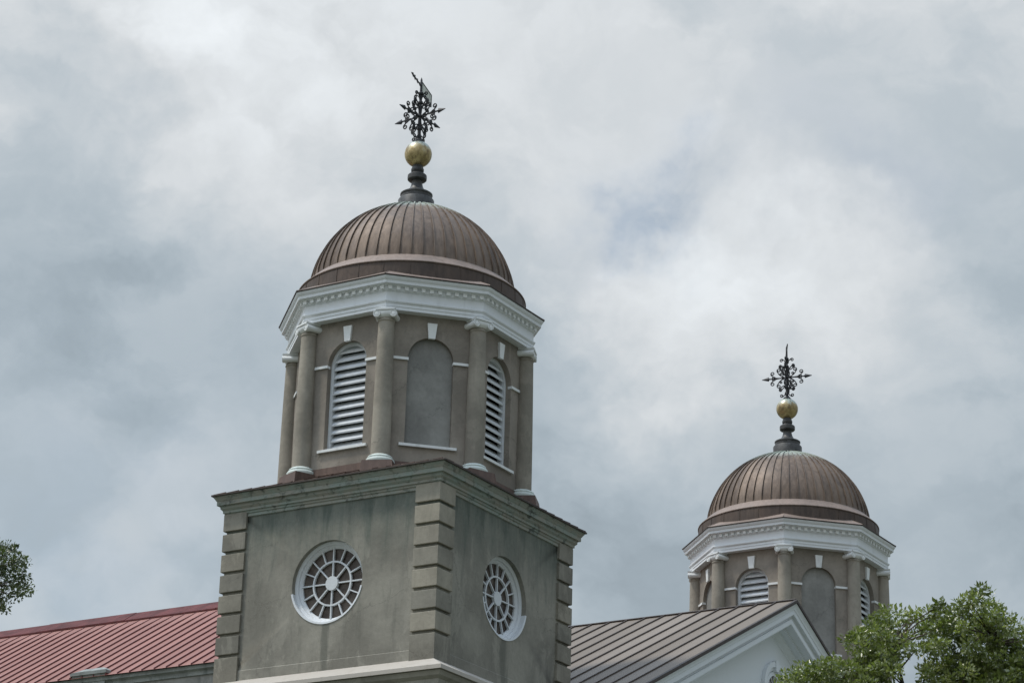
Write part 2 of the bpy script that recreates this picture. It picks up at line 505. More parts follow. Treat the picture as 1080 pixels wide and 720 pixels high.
M['leaf'] = leaf_mat('oak_leaves', (0.075, 0.095, 0.032), (0.155, 0.182, 0.064), (0.295, 0.315, 0.145))
M['leaf_dark'] = leaf_mat('dark_oak_leaves', (0.035, 0.048, 0.022), (0.070, 0.090, 0.036), (0.13, 0.15, 0.07))

# ------------------------------------------------------------------ ground
g = MB()
rr = [0, 60, 200, 800, 3500]
g.v = [(0, 0, 0)]
for r in rr[1:]:
    for i in range(64):
        g.v.append((r * math.cos(2 * pi * i / 64), r * math.sin(2 * pi * i / 64), 0))
for i in range(64):
    g.idx((0, 1 + i, 1 + (i + 1) % 64))
for j in range(3):
    for i in range(64):
        a, b2 = 1 + j * 64, 1 + (j + 1) * 64
        g.idx((a + i, b2 + i, b2 + (i + 1) % 64, a + (i + 1) % 64))
tag(g.build('ground', M['ground']), kind='structure')

# ------------------------------------------------------------------ bell tower
UP = Matrix.Translation((0, 0, Z0))
def mb(): 
    m = MB(); m.M = UP.copy(); return m
def face_frame(az, ap):
    """local x along the face (to the right seen from outside), y outwards, z up"""
    n = Vector((math.cos(rad(az)), math.sin(rad(az)), 0))
    t = Vector((-n.y, n.x, 0))
    m = Matrix((t, n, Vector((0, 0, 1)))).transposed().to_4x4()
    m.translation = n * ap
    return UP @ m

def wall_round_hole(m, half, z0, z1, cz, R, depth, n=64):
    """wall panel in its face frame with a round opening and its reveal"""
    angs = [2 * pi * i / n for i in range(n)]
    cor = [math.atan2(z - cz, x) % (2 * pi) for x in (-half, half) for z in (z0, z1)]
    for c in cor:
        k_ = min(range(len(angs)), key=lambda i: abs(angs[i] - c)); angs[k_] = c
    angs.sort()
    inn, out, back = [], [], []
    for a in angs:
        dx, dz = math.cos(a), math.sin(a)
        t = min([half / abs(dx) if abs(dx) > 1e-9 else 1e9, ((z1 - cz) / dz if dz > 1e-9 else 1e9), ((z0 - cz) / dz if dz < -1e-9 else 1e9)])
        out.append((dx * t, 0, cz + dz * t)); inn.append((dx * R, 0, cz + dz * R)); back.append((dx * R, -depth, cz + dz * R))
    m.ring([out, inn, back])

def arch(hw, zb, zs, n=20, y=0.0, r=None):
    r = r or hw
    return [(-hw, y, zb)] + [(-r * math.cos(pi * i / n), y, zs + r * math.sin(pi * i / n)) for i in range(n + 1)] + [(hw, y, zb)]

WIN_Z, WIN_R = -2.76, 1.13
SEGC = 96
def ring_flat(m, r0, r1, y0, y1, cz, n=SEGC):
    """solid annulus: front face at y1, back at y0"""
    L = lambda r, y: [(r * math.cos(2 * pi * i / n), y, cz + r * math.sin(2 * pi * i / n)) for i in range(n)]
    m.ring([L(r0, y0), L(r0, y1), L(r1, y1), L(r1, y0)])

def round_window(az, parent):
    F = face_frame(az, 3.44)
    m = MB(); m.M = F
    L = lambda r, y: [(r * math.cos(2 * pi * i / SEGC), y, WIN_Z + r * math.sin(2 * pi * i / SEGC)) for i in range(SEGC)]
    m.ring([L(0.955, -0.34), L(0.955, -0.265), L(0.985, -0.255), L(1.0, -0.235), L(1.04, -0.22), L(1.05, -0.17), L(1.085, -0.15), L(1.127, -0.135), L(1.127, -0.33)])
    w = m.build('round_window', M['joinery'], parent, True)
    m = MB(); m.M = F
    ring_flat(m, 0.575, 0.622, -0.30, -0.235, WIN_Z, 64)
    ring_flat(m, 0.0005, 0.195, -0.30, -0.215, WIN_Z, 40)
    for k_ in range(16):
        a = 2 * pi * k_ / 16
        c, s_ = math.cos(a), math.sin(a)
        r0 = 0.15 if k_ % 2 == 0 else 0.60
        hw = 0.0175
        for (ra, rb, y1) in ((r0, 0.97, -0.24),):
            P = lambda r, w_, y: (c * r - s_ * w_, y, WIN_Z + s_ * r + c * w_)
            m.hexa([P(ra, -hw, -0.30), P(rb, -hw, -0.30), P(rb, hw, -0.30), P(ra, hw, -0.30)],
                   [P(ra, -hw, y1), P(rb, -hw, y1), P(rb, hw, y1), P(ra, hw, y1)])
    m.build('muntins', M['joinery'], w)
    m = MB(); m.M = F
    n = 64
    m.face([(0.97 * math.cos(2 * pi * i / n), -0.315, WIN_Z + 0.97 * math.sin(2 * pi * i / n)) for i in range(n)])
    m.build('pane', M['pane'], w, fix=False)
    # white flashing dressed over the lower part of the opening
    m = MB(); m.M = F
    a0, a1 = rad(192), rad(348)
    rows = [[], [], [], []]
    for i in range(41):
        a = a0 + (a1 - a0) * i / 40
        for q, (r, y) in enumerate(((1.118, -0.22), (1.112, 0.008), (1.165, 0.018), (1.165, 0.0))):
            rows[q].append((r * math.cos(a), y, WIN_Z + r * math.sin(a)))
    m.ring(rows, closed=False)
    m.build('sill_flashing', M['joinery'], w, True)
    return w

HW, ZS, ZB = 0.64, 3.55, 1.10     # arched openings of the lantern
APO = 3.05
def lantern_wall(parent):
    m = MB()
    half = APO * math.tan(pi / 8)
    for k_ in range(8):
        m.M = face_frame(45 * k_, APO)
        deep = 0.30 if k_ % 2 == 0 else 0.13
        A = arch(HW, ZB, ZS)
        top, bot = 5.0, 0.1
        m.face([(-half, 0, bot), (-HW, 0, bot), (-HW, 0, top), (-half, 0, top)])
        m.face([(HW, 0, bot), (half, 0, bot), (half, 0, top), (HW, 0, top)])
        m.face([(-HW, 0, bot), (HW, 0, bot), (HW, 0, ZB), (-HW, 0, ZB)])
        for i in range(1, len(A) - 2):
            p, q = A[i], A[i + 1]
            m.face([p, q, (q[0], 0, top), (p[0], 0, top)])
        B = [(x, -deep, z) for x, y, z in A]
        m.ring([A, B])
    m.build('lantern_wall', M['lantern'], parent, True)

def opening_trim(F, parent):
    m = MB(); m.M = F
    m.hexa([(-0.092, -0.02, 4.16), (0.092, -0.02, 4.16), (0.092, 0.06, 4.16), (-0.092, 0.06, 4.16)],
           [(-0.137, -0.02, 4.60), (0.137, -0.02, 4.60), (0.137, 0.075, 4.60), (-0.137, 0.075, 4.60)])
    m.build('keystone', M['trim'], parent)
    for s_ in (-1, 1):
        m = MB(); m.M = F
        a, b2 = sorted((s_ * 0.625, s_ * 1.06))
        m.box(a, b2, -0.10, 0.045, 3.475, 3.55)
        m.build('impost', M['trim'], parent)
    m = MB(); m.M = F
    m.hexa([(-0.80, -0.16, 1.015), (0.80, -0.16, 1.015), (0.80, 0.075, 1.01), (-0.80, 0.075, 1.01)],
           [(-0.80, -0.16, 1.105), (0.80, -0.16, 1.105), (0.80, 0.075, 1.085), (-0.80, 0.075, 1.085)])
    m.build('sill', M['trim'], parent)

def louver_window(az, parent):
    F = face_frame(az, APO)
    m = MB(); m.M = F
    o0 = arch(HW - 0.003, ZB, ZS, y=-0.33); o1 = arch(HW - 0.003, ZB, ZS, y=-0.17)
    i1 = arch(0.545, ZB, ZS, y=-0.17); i0 = arch(0.545, ZB, ZS, y=-0.33)
    m.ring([o0, o1, i1, i0], closed=False)
    fr = m.build('louver_window', M['joinery'], parent, True)
    m = MB(); m.M = F
    n = 13
    for j in range(n):
        z = 1.115 + j * 0.232
        jt = random.uniform(-0.006, 0.006)
        zt = z + 0.235
        def hwid(zz): return 0.555 if zz < ZS else math.sqrt(max(0, 0.555 ** 2 - (zz - ZS) ** 2))
        h0, h1 = hwid(z + 0.02), hwid(zt + 0.02)
        if h0 < 0.1: continue
        h1 = max(h1, 0.02)
        m.hexa([(-h0, -0.20, z + jt), (h0, -0.20, z - jt), (h1, -0.385, zt), (-h1, -0.385, zt)],
               [(-h0, -0.19, z + 0.045 + jt), (h0, -0.19, z + 0.045 - jt), (h1, -0.385, zt + 0.035), (-h1, -0.385, zt + 0.035)])
    m.build('slats', M['joinery'], fr)
    opening_trim(F, fr)

def blind_arch(az, parent):
    F = face_frame(az, APO)
    m = MB(); m.M = F
    A = arch(HW - 0.002, ZB, ZS, y=-0.125)
    m.face(A)
    p = m.build('blind_arch', M['blind'], parent, fix=False)
    opening_trim(F, p)

def column(az, parent):
    r = 3.37
    c, s_ = math.cos(rad(az)), math.sin(rad(az))
    m = mb()
    prof = []
    for i in range(13):
        t = i / 12
        prof.append((0.262 - 0.042 * t ** 1.6, 0.60 + t * (4.46 - 0.60)))
    prof += [(0.235, 4.475), (0.24, 4.495), (0.235, 4.515), (0.216, 4.53), (0.216, 4.60)]
    m.lathe(prof, 32, r * c, r * s_)
    sh = m.build('column', M['column'], parent, True)
    m = mb()
    m.lathe([(0.39, 0.40), (0.40, 0.44), (0.40, 0.48), (0.375, 0.515), (0.335, 0.53), (0.335, 0.545), (0.345, 0.565), (0.335, 0.59), (0.29, 0.62), (0.262, 0.635)], 32, r * c, r * s_)
    m.build('column_base', M['base_green'], sh, True)
    # ionic capital: echinus, two scrolls, abacus
    m = MB(); m.M = face_frame(az, r)
    L = lambda rr_, z, n=28: [(rr_ * math.cos(2 * pi * i / n), rr_ * math.sin(2 * pi * i / n), z) for i in range(n)]
    m.ring([L(0.217, 4.57), L(0.25, 4.60), L(0.285, 4.655), L(0.285, 4.69)])
    for sx in (-1, 1):
        cx, cz = sx * 0.235, 4.65
        rows = []
        for y, q in ((-0.26, 0.088), (-0.22, 0.098), (-0.06, 0.085), (0.06, 0.085), (0.22, 0.098), (0.272, 0.098), (0.272, 0.086), (0.254, 0.084), (0.254, 0.052), (0.272, 0.050), (0.275, 0.001)):
            rows.append([(cx + q * math.cos(2 * pi * i / 20), y, cz + q * math.sin(2 * pi * i / 20)) for i in range(20)])
        m.ring(rows)
    m.box(-0.25, 0.25, -0.25, 0.255, 4.68, 4.755)
    m.hexa([(-0.265, -0.28, 4.762), (0.265, -0.28, 4.762), (0.265, 0.28, 4.762), (-0.265, 0.28, 4.762)],
           [(-0.28, -0.28, 4.81), (0.28, -0.28, 4.81), (0.28, 0.28, 4.81), (-0.28, 0.28, 4.81)])
    m.build('capital', M['trim'], sh, True)

def quoin(sx, sy, parent):
    m = mb()
    a, b2 = 2.75, 3.515
    tops = [-0.49 - 0.578 * i for i in range(8)]
    def loop(ins, z):
        e = b2 - ins
        P = [(a + ins, a + ins), (e, a + ins), (e, e), (a + ins, e)]
        return [(sx * x, sy * y, z) for x, y in P]
    for i, t in enumerate(tops):
        bot = t - 0.578 + 0.088 if i < 7 else -5.24
        m.ring([loop(0.05, bot - 0.001), loop(0.014, bot + 0.003), loop(0.0, bot + 0.018), loop(0.0, t - 0.010), loop(0.008, t), loop(0.05, t + 0.001)], a=random.uniform(-1, 1))
    m.build('quoin', M['quoin'], parent, attr='panel')

def scroll(m, P, q0, q1, turn, r_end, wire=0.0205):
    """C-scroll in a vertical plane: stem from q0 to q1, rolled up at its end; P maps (rho, z) to 3-D"""
    v = Vector((q1[0] - q0[0], q1[1] - q0[1])); L = v.length; d = v / L
    nrm = Vector((-d.y, d.x)) * turn
    pts = []
    for i in range(9):
        t = i / 8
        b = math.sin(t * pi) * 0.12 * L
        pts.append((q0[0] + v.x * t - nrm.x * b, q0[1] + v.y * t - nrm.y * b))
    c = Vector(q1) + nrm * r_end
    a0 = math.atan2(q1[1] - c.y, q1[0] - c.x)
    for i in range(1, 19):
        t = i / 18
        a = a0 + turn * t * 2 * pi * 1.15
        q = r_end * (1 - 0.62 * t)
        pts.append((c.x + q * math.cos(a), c.y + q * math.sin(a)))
    m.tube([P(*p) for p in pts], wire, 5)

def weathervane(parent, arm_turn, vane_az):
    m = mb()
    m.tube([(0, 0, 11.40), (0, 0, 12.3), (0, 0, 13.1), (0, 0, 13.5), (0, 0, 13.58)], [0.055, 0.05, 0.04, 0.032, 0.006], 10)
    m.lathe([(0.0, 11.44), (0.13, 11.44), (0.15, 11.47), (0.12, 11.52), (0.06, 11.56)], 16)
    for z in (11.9, 12.31, 12.75, 13.05):
        m.lathe([(0.04, z - 0.06), (0.075, z - 0.03), (0.08, z), (0.075, z + 0.03), (0.04, z + 0.06)], 12)
    mast = m.build('weathervane', M['iron'], parent, True)
    for k_ in range(4):
        m = MB()
        a = rad(90 * k_ + arm_turn)
        c, s_ = math.cos(a), math.sin(a)
        m.M = UP
        P = lambda rho, z: (c * rho, s_ * rho, 12.31 + z)
        m.tube([P(0.03, 0), P(0.74, 0)], 0.025, 6)
        # arrow head: flattened spear
        H = [(0.66, 0, 0.02), (0.70, 0.085, 0.035), (0.96, 0, 0.004)]
        r1 = []
        for rho, w, th in H:
            w = max(w, 0.012)
            r1.append([(c * rho - s_ * th, s_ * rho + c * th, 12.31), (c * rho, s_ * rho, 12.31 + w), (c * rho + s_ * th, s_ * rho - c * th, 12.31), (c * rho, s_ * rho, 12.31 - w)])
        m.ring(r1)
        for sg in (1, -1):
            scroll(m, P, (0.32, 0.01 * sg), (0.58, 0.13 * sg), sg, 0.078)
            scroll(m, P, (0.10, 0.03 * sg), (0.36, 0.25 * sg), sg, 0.076)
            scroll(m, P, (0.10, 0.02 * sg), (0.25, 0.12 * sg), sg, 0.05)
            scroll(m, P, (0.42, 0.0), (0.49, 0.07 * sg), -sg, 0.045)
            scroll(m, P, (0.04, 0.10 * sg), (0.19, 0.46 * sg), -sg, 0.066)
            scroll(m, P, (0.05, 0.30 * sg), (0.27, 0.42 * sg), sg, 0.060)
            scroll(m, P, (0.03, 0.55 * sg), (0.15, 0.73 * sg), -sg, 0.062)
        m.build('compass_arm', M['iron'], mast, True)
    a = rad(vane_az)
    c, s_ = math.cos(a), math.sin(a)
    m = mb()
    Q = lambda rho, z, w=0.0: (c * rho - s_ * w, s_ * rho + c * w, z)
    # pointer with barbs in front of the mast
    m.tube([Q(0.0, 13.30), Q(0.9, 13.30)], 0.022, 6)
    for rho, h in ((1.05, 0.02), (0.86, 0.10), (0.80, 0.03), (0.62, 0.11), (0.56, 0.03), (0.38, 0.10), (0.32, 0.03)):
        pass
    for r0, r1, h in ((0.76, 0.96, 0.07), (0.58, 0.80, 0.085), (0.34, 0.54, 0.075), (0.12, 0.30, 0.06)):
        m.ring([[Q(r0, 13.30 + h, 0.008), Q(r0, 13.30 + h, -0.008), Q(r0, 13.30 - h, -0.008), Q(r0, 13.30 - h, 0.008)],
                [Q(r1, 13.305, 0.004), Q(r1, 13.305, -0.004), Q(r1, 13.295, -0.004), Q(r1, 13.295, 0.004)]])
    # frame of the banner
    for p, q in (((-0.03, 13.46), (-0.98, 13.46)), ((-0.98, 13.46), (-0.98, 13.08)), ((-0.98, 13.08), (-0.03, 13.08)), ((-0.05, 13.46), (-0.05, 13.08))):
        m.tube([Q(*p), Q(*q)], 0.020, 6)
    m.build('vane', M['iron'], mast)
    m = mb()
    m.hexa([Q(-0.05, 13.08, -0.006), Q(-0.97, 13.08, -0.006), Q(-0.97, 13.46, -0.006), Q(-0.05, 13.46, -0.006)],
           [Q(-0.05, 13.08, 0.006), Q(-0.97, 13.08, 0.006), Q(-0.97, 13.46, 0.006), Q(-0.05, 13.46, 0.006)])
    m.build('banner_sheet', M['banner'], mast)
    return mast

def dome(parent):
    DC, DR, N = 6.28, 2.97, 56
    t0 = math.asin((6.66 - DC) / DR)
    m = mb()
    prng = random.Random(3)
    lat = [t0 + (pi / 2 - 0.10 - t0) * j / 22 for j in range(23)]
    for i in range(N):
        a0, a1 = 2 * pi * i / N, 2 * pi * (i + 1) / N
        tone = prng.uniform(-1, 1)
        for sub in range(2):
            b0, b1 = a0 + (a1 - a0) * sub / 2, a0 + (a1 - a0) * (sub + 1) / 2
            rows = [[(DR * math.cos(l) * math.cos(b), DR * math.cos(l) * math.sin(b), DC + DR * math.sin(l)) for b in (b0, b1)] for l in lat]
            m.ring(rows, closed=False, a=tone)
        # standing seam
        hw, ht = 0.013, 0.042
        rows = []
        for l in lat:
            r = DR * math.cos(l); z = DR * math.sin(l)
            w = min(hw, r * 0.03 + 0.004)
            h = ht * (0.35 if l == lat[0] else 1)
            rr0 = Vector((math.cos(l) * math.cos(a0), math.cos(l) * math.sin(a0), math.sin(l)))
            tt = Vector((-math.sin(a0), math.cos(a0), 0))
            o = Vector((0, 0, DC))
            rows.append([o + rr0 * (DR - 0.01) - tt * w, o + rr0 * (DR + h) - tt * w, o + rr0 * (DR + h) + tt * w, o + rr0 * (DR - 0.01) + tt * w])
        ids = m.ring(rows, closed=False, a=tone)
        m.idx(ids[0], tone)
    d = m.build('dome', M['dome'], parent, True, attr='panel')
    m = mb()
    m.lathe([(3.27, 6.33), (3.297, 6.335), (3.30, 6.36), (3.28, 6.378), (2.955, 6.675), (2.93, 6.675)], 112)
    m.build('dome_ledge', M['ledge_cu'], d, True)
    m = mb()
    m.lathe([(3.295, 5.72), (3.29, 6.00), (3.272, 6.34)], 112)
    for i in range(28):
        a = 2 * pi * (i + 0.5) / 28
        c, s_ = math.cos(a), math.sin(a)
        rows = [[(c * r - s_ * w, s_ * r + c * w, z) for w, r in ((-0.012, q), (-0.010, q + 0.014), (0.010, q + 0.014), (0.012, q))] for q, z in ((3.291, 5.74), (3.287, 6.00), (3.269, 6.33))]
        m.ring(rows, closed=False)
    m.build('dome_drum', M['drum'], d, True)
    # octagonal eave sheet up to the drum
    m = mb()
    n = 96
    outer, inner = [], []
    for i in range(n):
        a = 2 * pi * i / n
        b = (a + pi / 8) % (pi / 4) - pi / 8
        r = 3.585 / math.cos(b)
        outer.append((r * math.cos(a), r * math.sin(a), 5.735))
        inner.append((3.24 * math.cos(a), 3.24 * math.sin(a), 5.735 + 0.55 * (3.585 - 3.24 * math.cos(b))))
    m.ring([outer, inner])
    for k_ in range(8):
        a = pi / 8 + k_ * pi / 4
        m.tube([(3.87 * math.cos(a), 3.87 * math.sin(a), 5.74), (3.26 * math.cos(a), 3.26 * math.sin(a), 6.04)], 0.018, 6)
    m.build('eave_roof', M['ledge_cu'], parent, False)

def tower(root, arm_turn, vane_az):
    # lower stage down to the ground
    m = mb()
    m.sweep([(3.80, -Z0), (3.80, -6.45), (3.86, -6.40), (3.86, -6.18), (3.92, -6.10), (3.98, -6.00), (3.98, -5.88), (4.06, -5.80), (4.10, -5.68)], 4)
    m.build('lower_stage', M['stage'], root)
    m = mb()
    m.sweep([(4.05, -5.665), (4.155, -5.665), (4.155, -5.56), (4.14, -5.55), (3.40, -5.16)], 4)
    m.build('base_ledge', M['ledge'], root)
    # belfry stage wall
    m = MB()
    for az in (0, -90, 90, 180):
        m.M = face_frame(az, 3.44)
        if az in (0, -90):
            wall_round_hole(m, 3.44, -5.3, -0.2, WIN_Z, WIN_R, 0.33)
        else:
            m.face([(-3.44, 0, -5.3), (3.44, 0, -5.3), (3.44, 0, -0.2), (-3.44, 0, -0.2)])
    m.M = UP
    m.sweep([(3.462, -5.3), (3.462, -4.93), (3.437, -4.905)], 4)
    m.build('stage_wall', M['stage'], root, True)
    for sx in (-1, 1):
        for sy in (-1, 1):
            quoin(sx, sy, root)
    for az in (0, -90):
        round_window(az, root)
    m = mb()
    m.sweep([(3.43, -0.635), (3.475, -0.62), (3.475, -0.545), (3.505, -0.525), (3.505, -0.475), (3.545, -0.46), (3.545, -0.40), (3.60, -0.34), (3.605, -0.265), (3.675, -0.255), (3.675, -0.145), (3.69, -0.13), (3.715, -0.085), (3.745, -0.045), (3.75, -0.005), (3.2, -0.004)], 4)
    m.build('stage_cornice', M['cornice'], root)
    # copper apron between cornice and lantern
    m = mb()
    e = 3.79
    sq = [(e, -e), (e, e), (-e, e), (-e, -e)]
    zr, zt = 0.035, 0.34
    R8 = 3.08 / math.cos(pi / 8)
    oc = [(R8 * math.cos(pi / 8 + k_ * pi / 4), R8 * math.sin(pi / 8 + k_ * pi / 4), zt) for k_ in range(8)]
    # sides: +x between oc[7], oc[0]; +y between oc[1], oc[2]; ...
    S = [Vector((x, y, zr)) for x, y in sq]
    for k_ in range(4):
        p0, p1 = S[k_], S[(k_ + 1) % 4]
        a, b2, c2 = oc[(2 * k_ - 1) % 8], oc[(2 * k_) % 8], oc[(2 * k_ + 1) % 8]
        m.face([p0, p1, b2, a]); m.face([p1, c2, b2])
        dn = Vector((p0.x + p1.x, p0.y + p1.y, 0)).normalized()
        tt = (p1 - p0).normalized()
        for j in range(-8, 9):
            u = j * 0.44
            if abs(u) > 3.7: continue
            top_in = 3.08 if abs(u) < 1.27 else min(3.75, 3.08 + (abs(u) - 1.27))
            f = 1 - (top_in - 3.08) / (e - 3.08) * 1.0
            q0 = dn * (e + 0.01) + tt * u + Vector((0, 0, zr - 0.005))
            q1 = dn * (top_in) + tt * u + Vector((0, 0, zr + (zt - zr) * max(0, f) - 0.005))
            off = tt * 0.20
            up1, up2 = Vector((0, 0, 0.004)), Vector((0, 0, 0.030))
            m.hexa([q0 - off + up1, q0 + off + up1, q1 + off + up1, q1 - off + up1], [q0 - off + up1 * 2, q0 + off + up2, q1 + off + up2, q1 - off + up1 * 2])
    m.sweep([(3.078, 0.22), (3.095, 0.36), (3.085, 0.56), (3.03, 0.575)], 8)
    for k_ in range(8):
        F = face_frame(22.5 + 45 * k_, 0)
        sv = m.M; m.M = F
        m.hexa([(-0.46, 2.95, 0.1), (0.46, 2.95, 0.1), (0.46, 3.86, 0.02), (-0.46, 3.86, 0.02)],
               [(-0.41, 2.95, 0.41), (0.41, 2.95, 0.41), (0.41, 3.80, 0.40), (-0.41, 3.80, 0.40)])
        m.M = sv
    ap = m.build('lantern_apron', M['apron'], root)
    m = mb()
    m.sweep([(3.70, 0.0), (3.795, -0.012), (3.80, 0.0), (3.797, 0.034), (3.74, 0.055)], 4)
    m.build('drip_edge', M['edge'], ap)
    # octagonal lantern
    lantern_wall(root)
    for k_ in range(8):
        (louver_window if k_ % 2 == 0 else blind_arch)(45 * k_, root)
    for k_ in range(8):
        column(22.5 + 45 * k_, root)
    m = mb()
    m.sweep([(2.98, 4.812), (3.30, 4.812), (3.30, 4.90), (3.315, 4.905), (3.315, 4.985), (3.345, 5.01), (3.36, 5.04), (3.36, 5.06), (3.305, 5.075), (3.305, 5.33),
             (3.33, 5.345), (3.35, 5.375), (3.35, 5.46), (3.415, 5.475), (3.43, 5.50), (3.50, 5.505), (3.505, 5.585), (3.52, 5.60), (3.545, 5.635), (3.565, 5.68), (3.566, 5.70), (3.0, 5.705)], 8)
    en = m.build('entablature', M['white'], root)
    m = MB()
    m.box(-0.055, 0.055, 0.0, 0.072, -0.05, 0.05)
    first = None
    for k_ in range(8):
        L = 2 * 3.40 * math.tan(pi / 8)
        for i in range(12):
            if first is None:
                first = d_ = m.build('dentil', M['trim'], en)
            else:
                d_ = first.copy(); COL.objects.link(d_); d_.parent = en
            d_.matrix_local = face_frame(45 * k_, 3.345) @ Matrix.Translation((-L / 2 + (i + 0.5) * L / 12, 0, 5.42))
    m = mb()
    m.sweep([(3.50, 5.702), (3.585, 5.700), (3.592, 5.710), (3.592, 5.735), (3.57, 5.742)], 8)
    m.build('eave_edge', M['edge'], en)
    dome(root)
    m = mb()
    m.lathe([(0.53, 9.05), (0.53, 9.56), (0.515, 9.585), (0.46, 9.60), (0.455, 9.72), (0.475, 9.735), (0.475, 9.775), (0.44, 9.80), (0.37, 9.82), (0.29, 9.86), (0.225, 9.93), (0.18, 10.03), (0.155, 10.15), (0.165, 10.19), (0.25, 10.215), (0.28, 10.245), (0.285, 10.31), (0.28, 10.38), (0.25, 10.41), (0.185, 10.43), (0.165, 10.47), (0.185, 10.50), (0.19, 10.58), (0.17, 10.62), (0.15, 10.72)], 40)
    fi = m.build('finial', M['finial'], root, True)
    m = mb()
    m.lathe([(0.402 * math.sin(pi * i / 24) + 0.0005, 11.07 - 0.402 * math.cos(pi * i / 24)) for i in range(25)], 48)
    m.build('gilded_ball', M['gilt'], fi, True)
    weathervane(root, arm_turn, vane_az)

TY = 25.3525
near = empty('bell_tower')
tag(near, 'nearest domed stucco church tower with two round spoked windows below its lantern', 'tower', 'twin domed bell towers')
tower(near, -6, -75)
far = copy_tree(near)
far.location = (0, TY, 0)
tag(far, 'farther domed church tower rising behind the brown gabled roof and the tree', 'tower')
for ch in list(far.children):
    if ch.name.startswith('weathervane'):
        for c2 in list(ch.children):
            for c3 in list(c2.children):
                bpy.data.objects.remove(c3)
            bpy.data.objects.remove(c2)
        bpy.data.objects.remove(ch)
weathervane(far, 10, -63)

# ------------------------------------------------------------------ nave with the red roof
RY, RZ = TY / 2, 2.33
def gable_roof(m, ms, x0, x1, yr, zr, half, slope, pitch_x, seam_h, first, seed, seam_w=0.02, stop=0.0, segs=6):
    """two slopes of sheet metal and their standing seams"""
    pr = random.Random(seed)
    n = max(1, int(round((x1 - x0) / pitch_x)))
    for s_ in (-1, 1):
        for i in range(n):
            a, b2 = x0 + i * pitch_x, min(x1, x0 + (i + 1) * pitch_x)
            t = pr.uniform(-1, 1)
            rows = []
            for j in range(segs + 1):
                w = half * j / segs
                rows.append([(a, yr + s_ * w, zr - slope * w), (b2, yr + s_ * w, zr - slope * w)])
            m.ring(rows, closed=False, a=t)
            if i == 0 and not first: continue
            if stop + 0.1 < half:
                w0, w1 = stop, half
                wob = [pr.uniform(-0.008, 0.008) for _ in range(segs + 1)]
                rr_ = []
                for j in range(segs + 1):
                    w = w0 + (w1 - w0) * j / segs
                    y, z = yr + s_ * w, zr - slope * w
                    h = seam_h * (0.3 if j == 0 and stop > 0 else 1)
                    rr_.append([(a - seam_w + wob[j], y, z - 0.01), (a - seam_w + wob[j], y, z + h), (a + seam_w + wob[j], y, z + h), (a + seam_w + wob[j], y, z - 0.01)])
                ids = ms.ring(rr_, closed=False)
                ms.idx(ids[0]); ms.idx(ids[-1])

nave = empty('church_nave', (0, 0, 0))
tag(nave, 'long church hall with faded red standing seam roof behind the nearest tower', 'church hall')
NS, NH = 0.62, 6.2
m, ms = mb(), mb()
gable_roof(m, ms, -52.0, -3.6, RY, RZ, NH + 0.25, NS, 0.50, 0.055, True, 11, 0.0145, 0.64)
rf = m.build('roof', M['red'], nave, attr='panel')
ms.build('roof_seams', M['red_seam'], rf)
m = mb()
for s_ in (-1, 1):
    for j in range(12):
        xa, xb = -52 + j * 4.035, -52 + (j + 1) * 4.035 - 0.02
        dz = 0.012 * (j % 2)
        m.hexa([(xa, RY + s_ * 0.0, RZ + 0.02), (xb, RY + s_ * 0.0, RZ + 0.02), (xb, RY + s_ * 0.66, RZ - 0.66 * NS + 0.02), (xa, RY + s_ * 0.66, RZ - 0.66 * NS + 0.02)],
               [(xa, RY + s_ * 0.0, RZ + 0.10 + dz), (xb, RY + s_ * 0.0, RZ + 0.10 + dz), (xb, RY + s_ * 0.66, RZ - 0.66 * NS + 0.075 + dz), (xa, RY + s_ * 0.66, RZ - 0.66 * NS + 0.075 + dz)])
m.build('ridge_cap', M['red_cap'], rf)
# walls
YW = RY - NH            # side wall plane towards the camera
PZ = -1.67 - 0.3 * (6.4 - YW) 
m = mb()
for s_ in (-1, 1):
    y0, y1 = sorted((RY + s_ * NH, RY + s_ * (NH - 0.4)))
    m.box(-52, -3.7, y0, y1, -Z0, PZ - 0.30)
for x in (-51.8, -4.1):
    pts = [(RY - NH + 0.05, -Z0), (RY + NH - 0.05, -Z0), (RY + NH - 0.05, RZ - NS * (NH - 0.05) - 0.02), (RY, RZ - 0.03), (RY - NH + 0.05, RZ - NS * (NH - 0.05) - 0.02)]
    f = [(x, y, z) for y, z in pts]; b_ = [(x + 0.35, y, z) for y, z in pts]
    m.ring([f, b_]); m.face(f); m.face(b_)
m.build('nave_wall', M['wall'], nave)
m = mb()
for s_ in (-1, 1):
    yo = RY + s_ * NH
    def cop(x0, x1, dz=0.0):
        pr = [(0.0, -0.34), (0.05, -0.33), (0.05, -0.20), (0.10, -0.17), (0.16, -0.15), (0.16, -0.03), (0.13, 0.0), (-0.40, 0.03), (-0.40, -0.34)]
        rows = [[(x, yo + s_ * a, PZ + z + dz) for a, z in pr] for x in (x0, x1)]
        m.ring(rows); m.face(rows[0]); m.face(rows[1])
    cop(-52, -3.7)
cp = m.build('parapet_coping', M['coping'], nave)
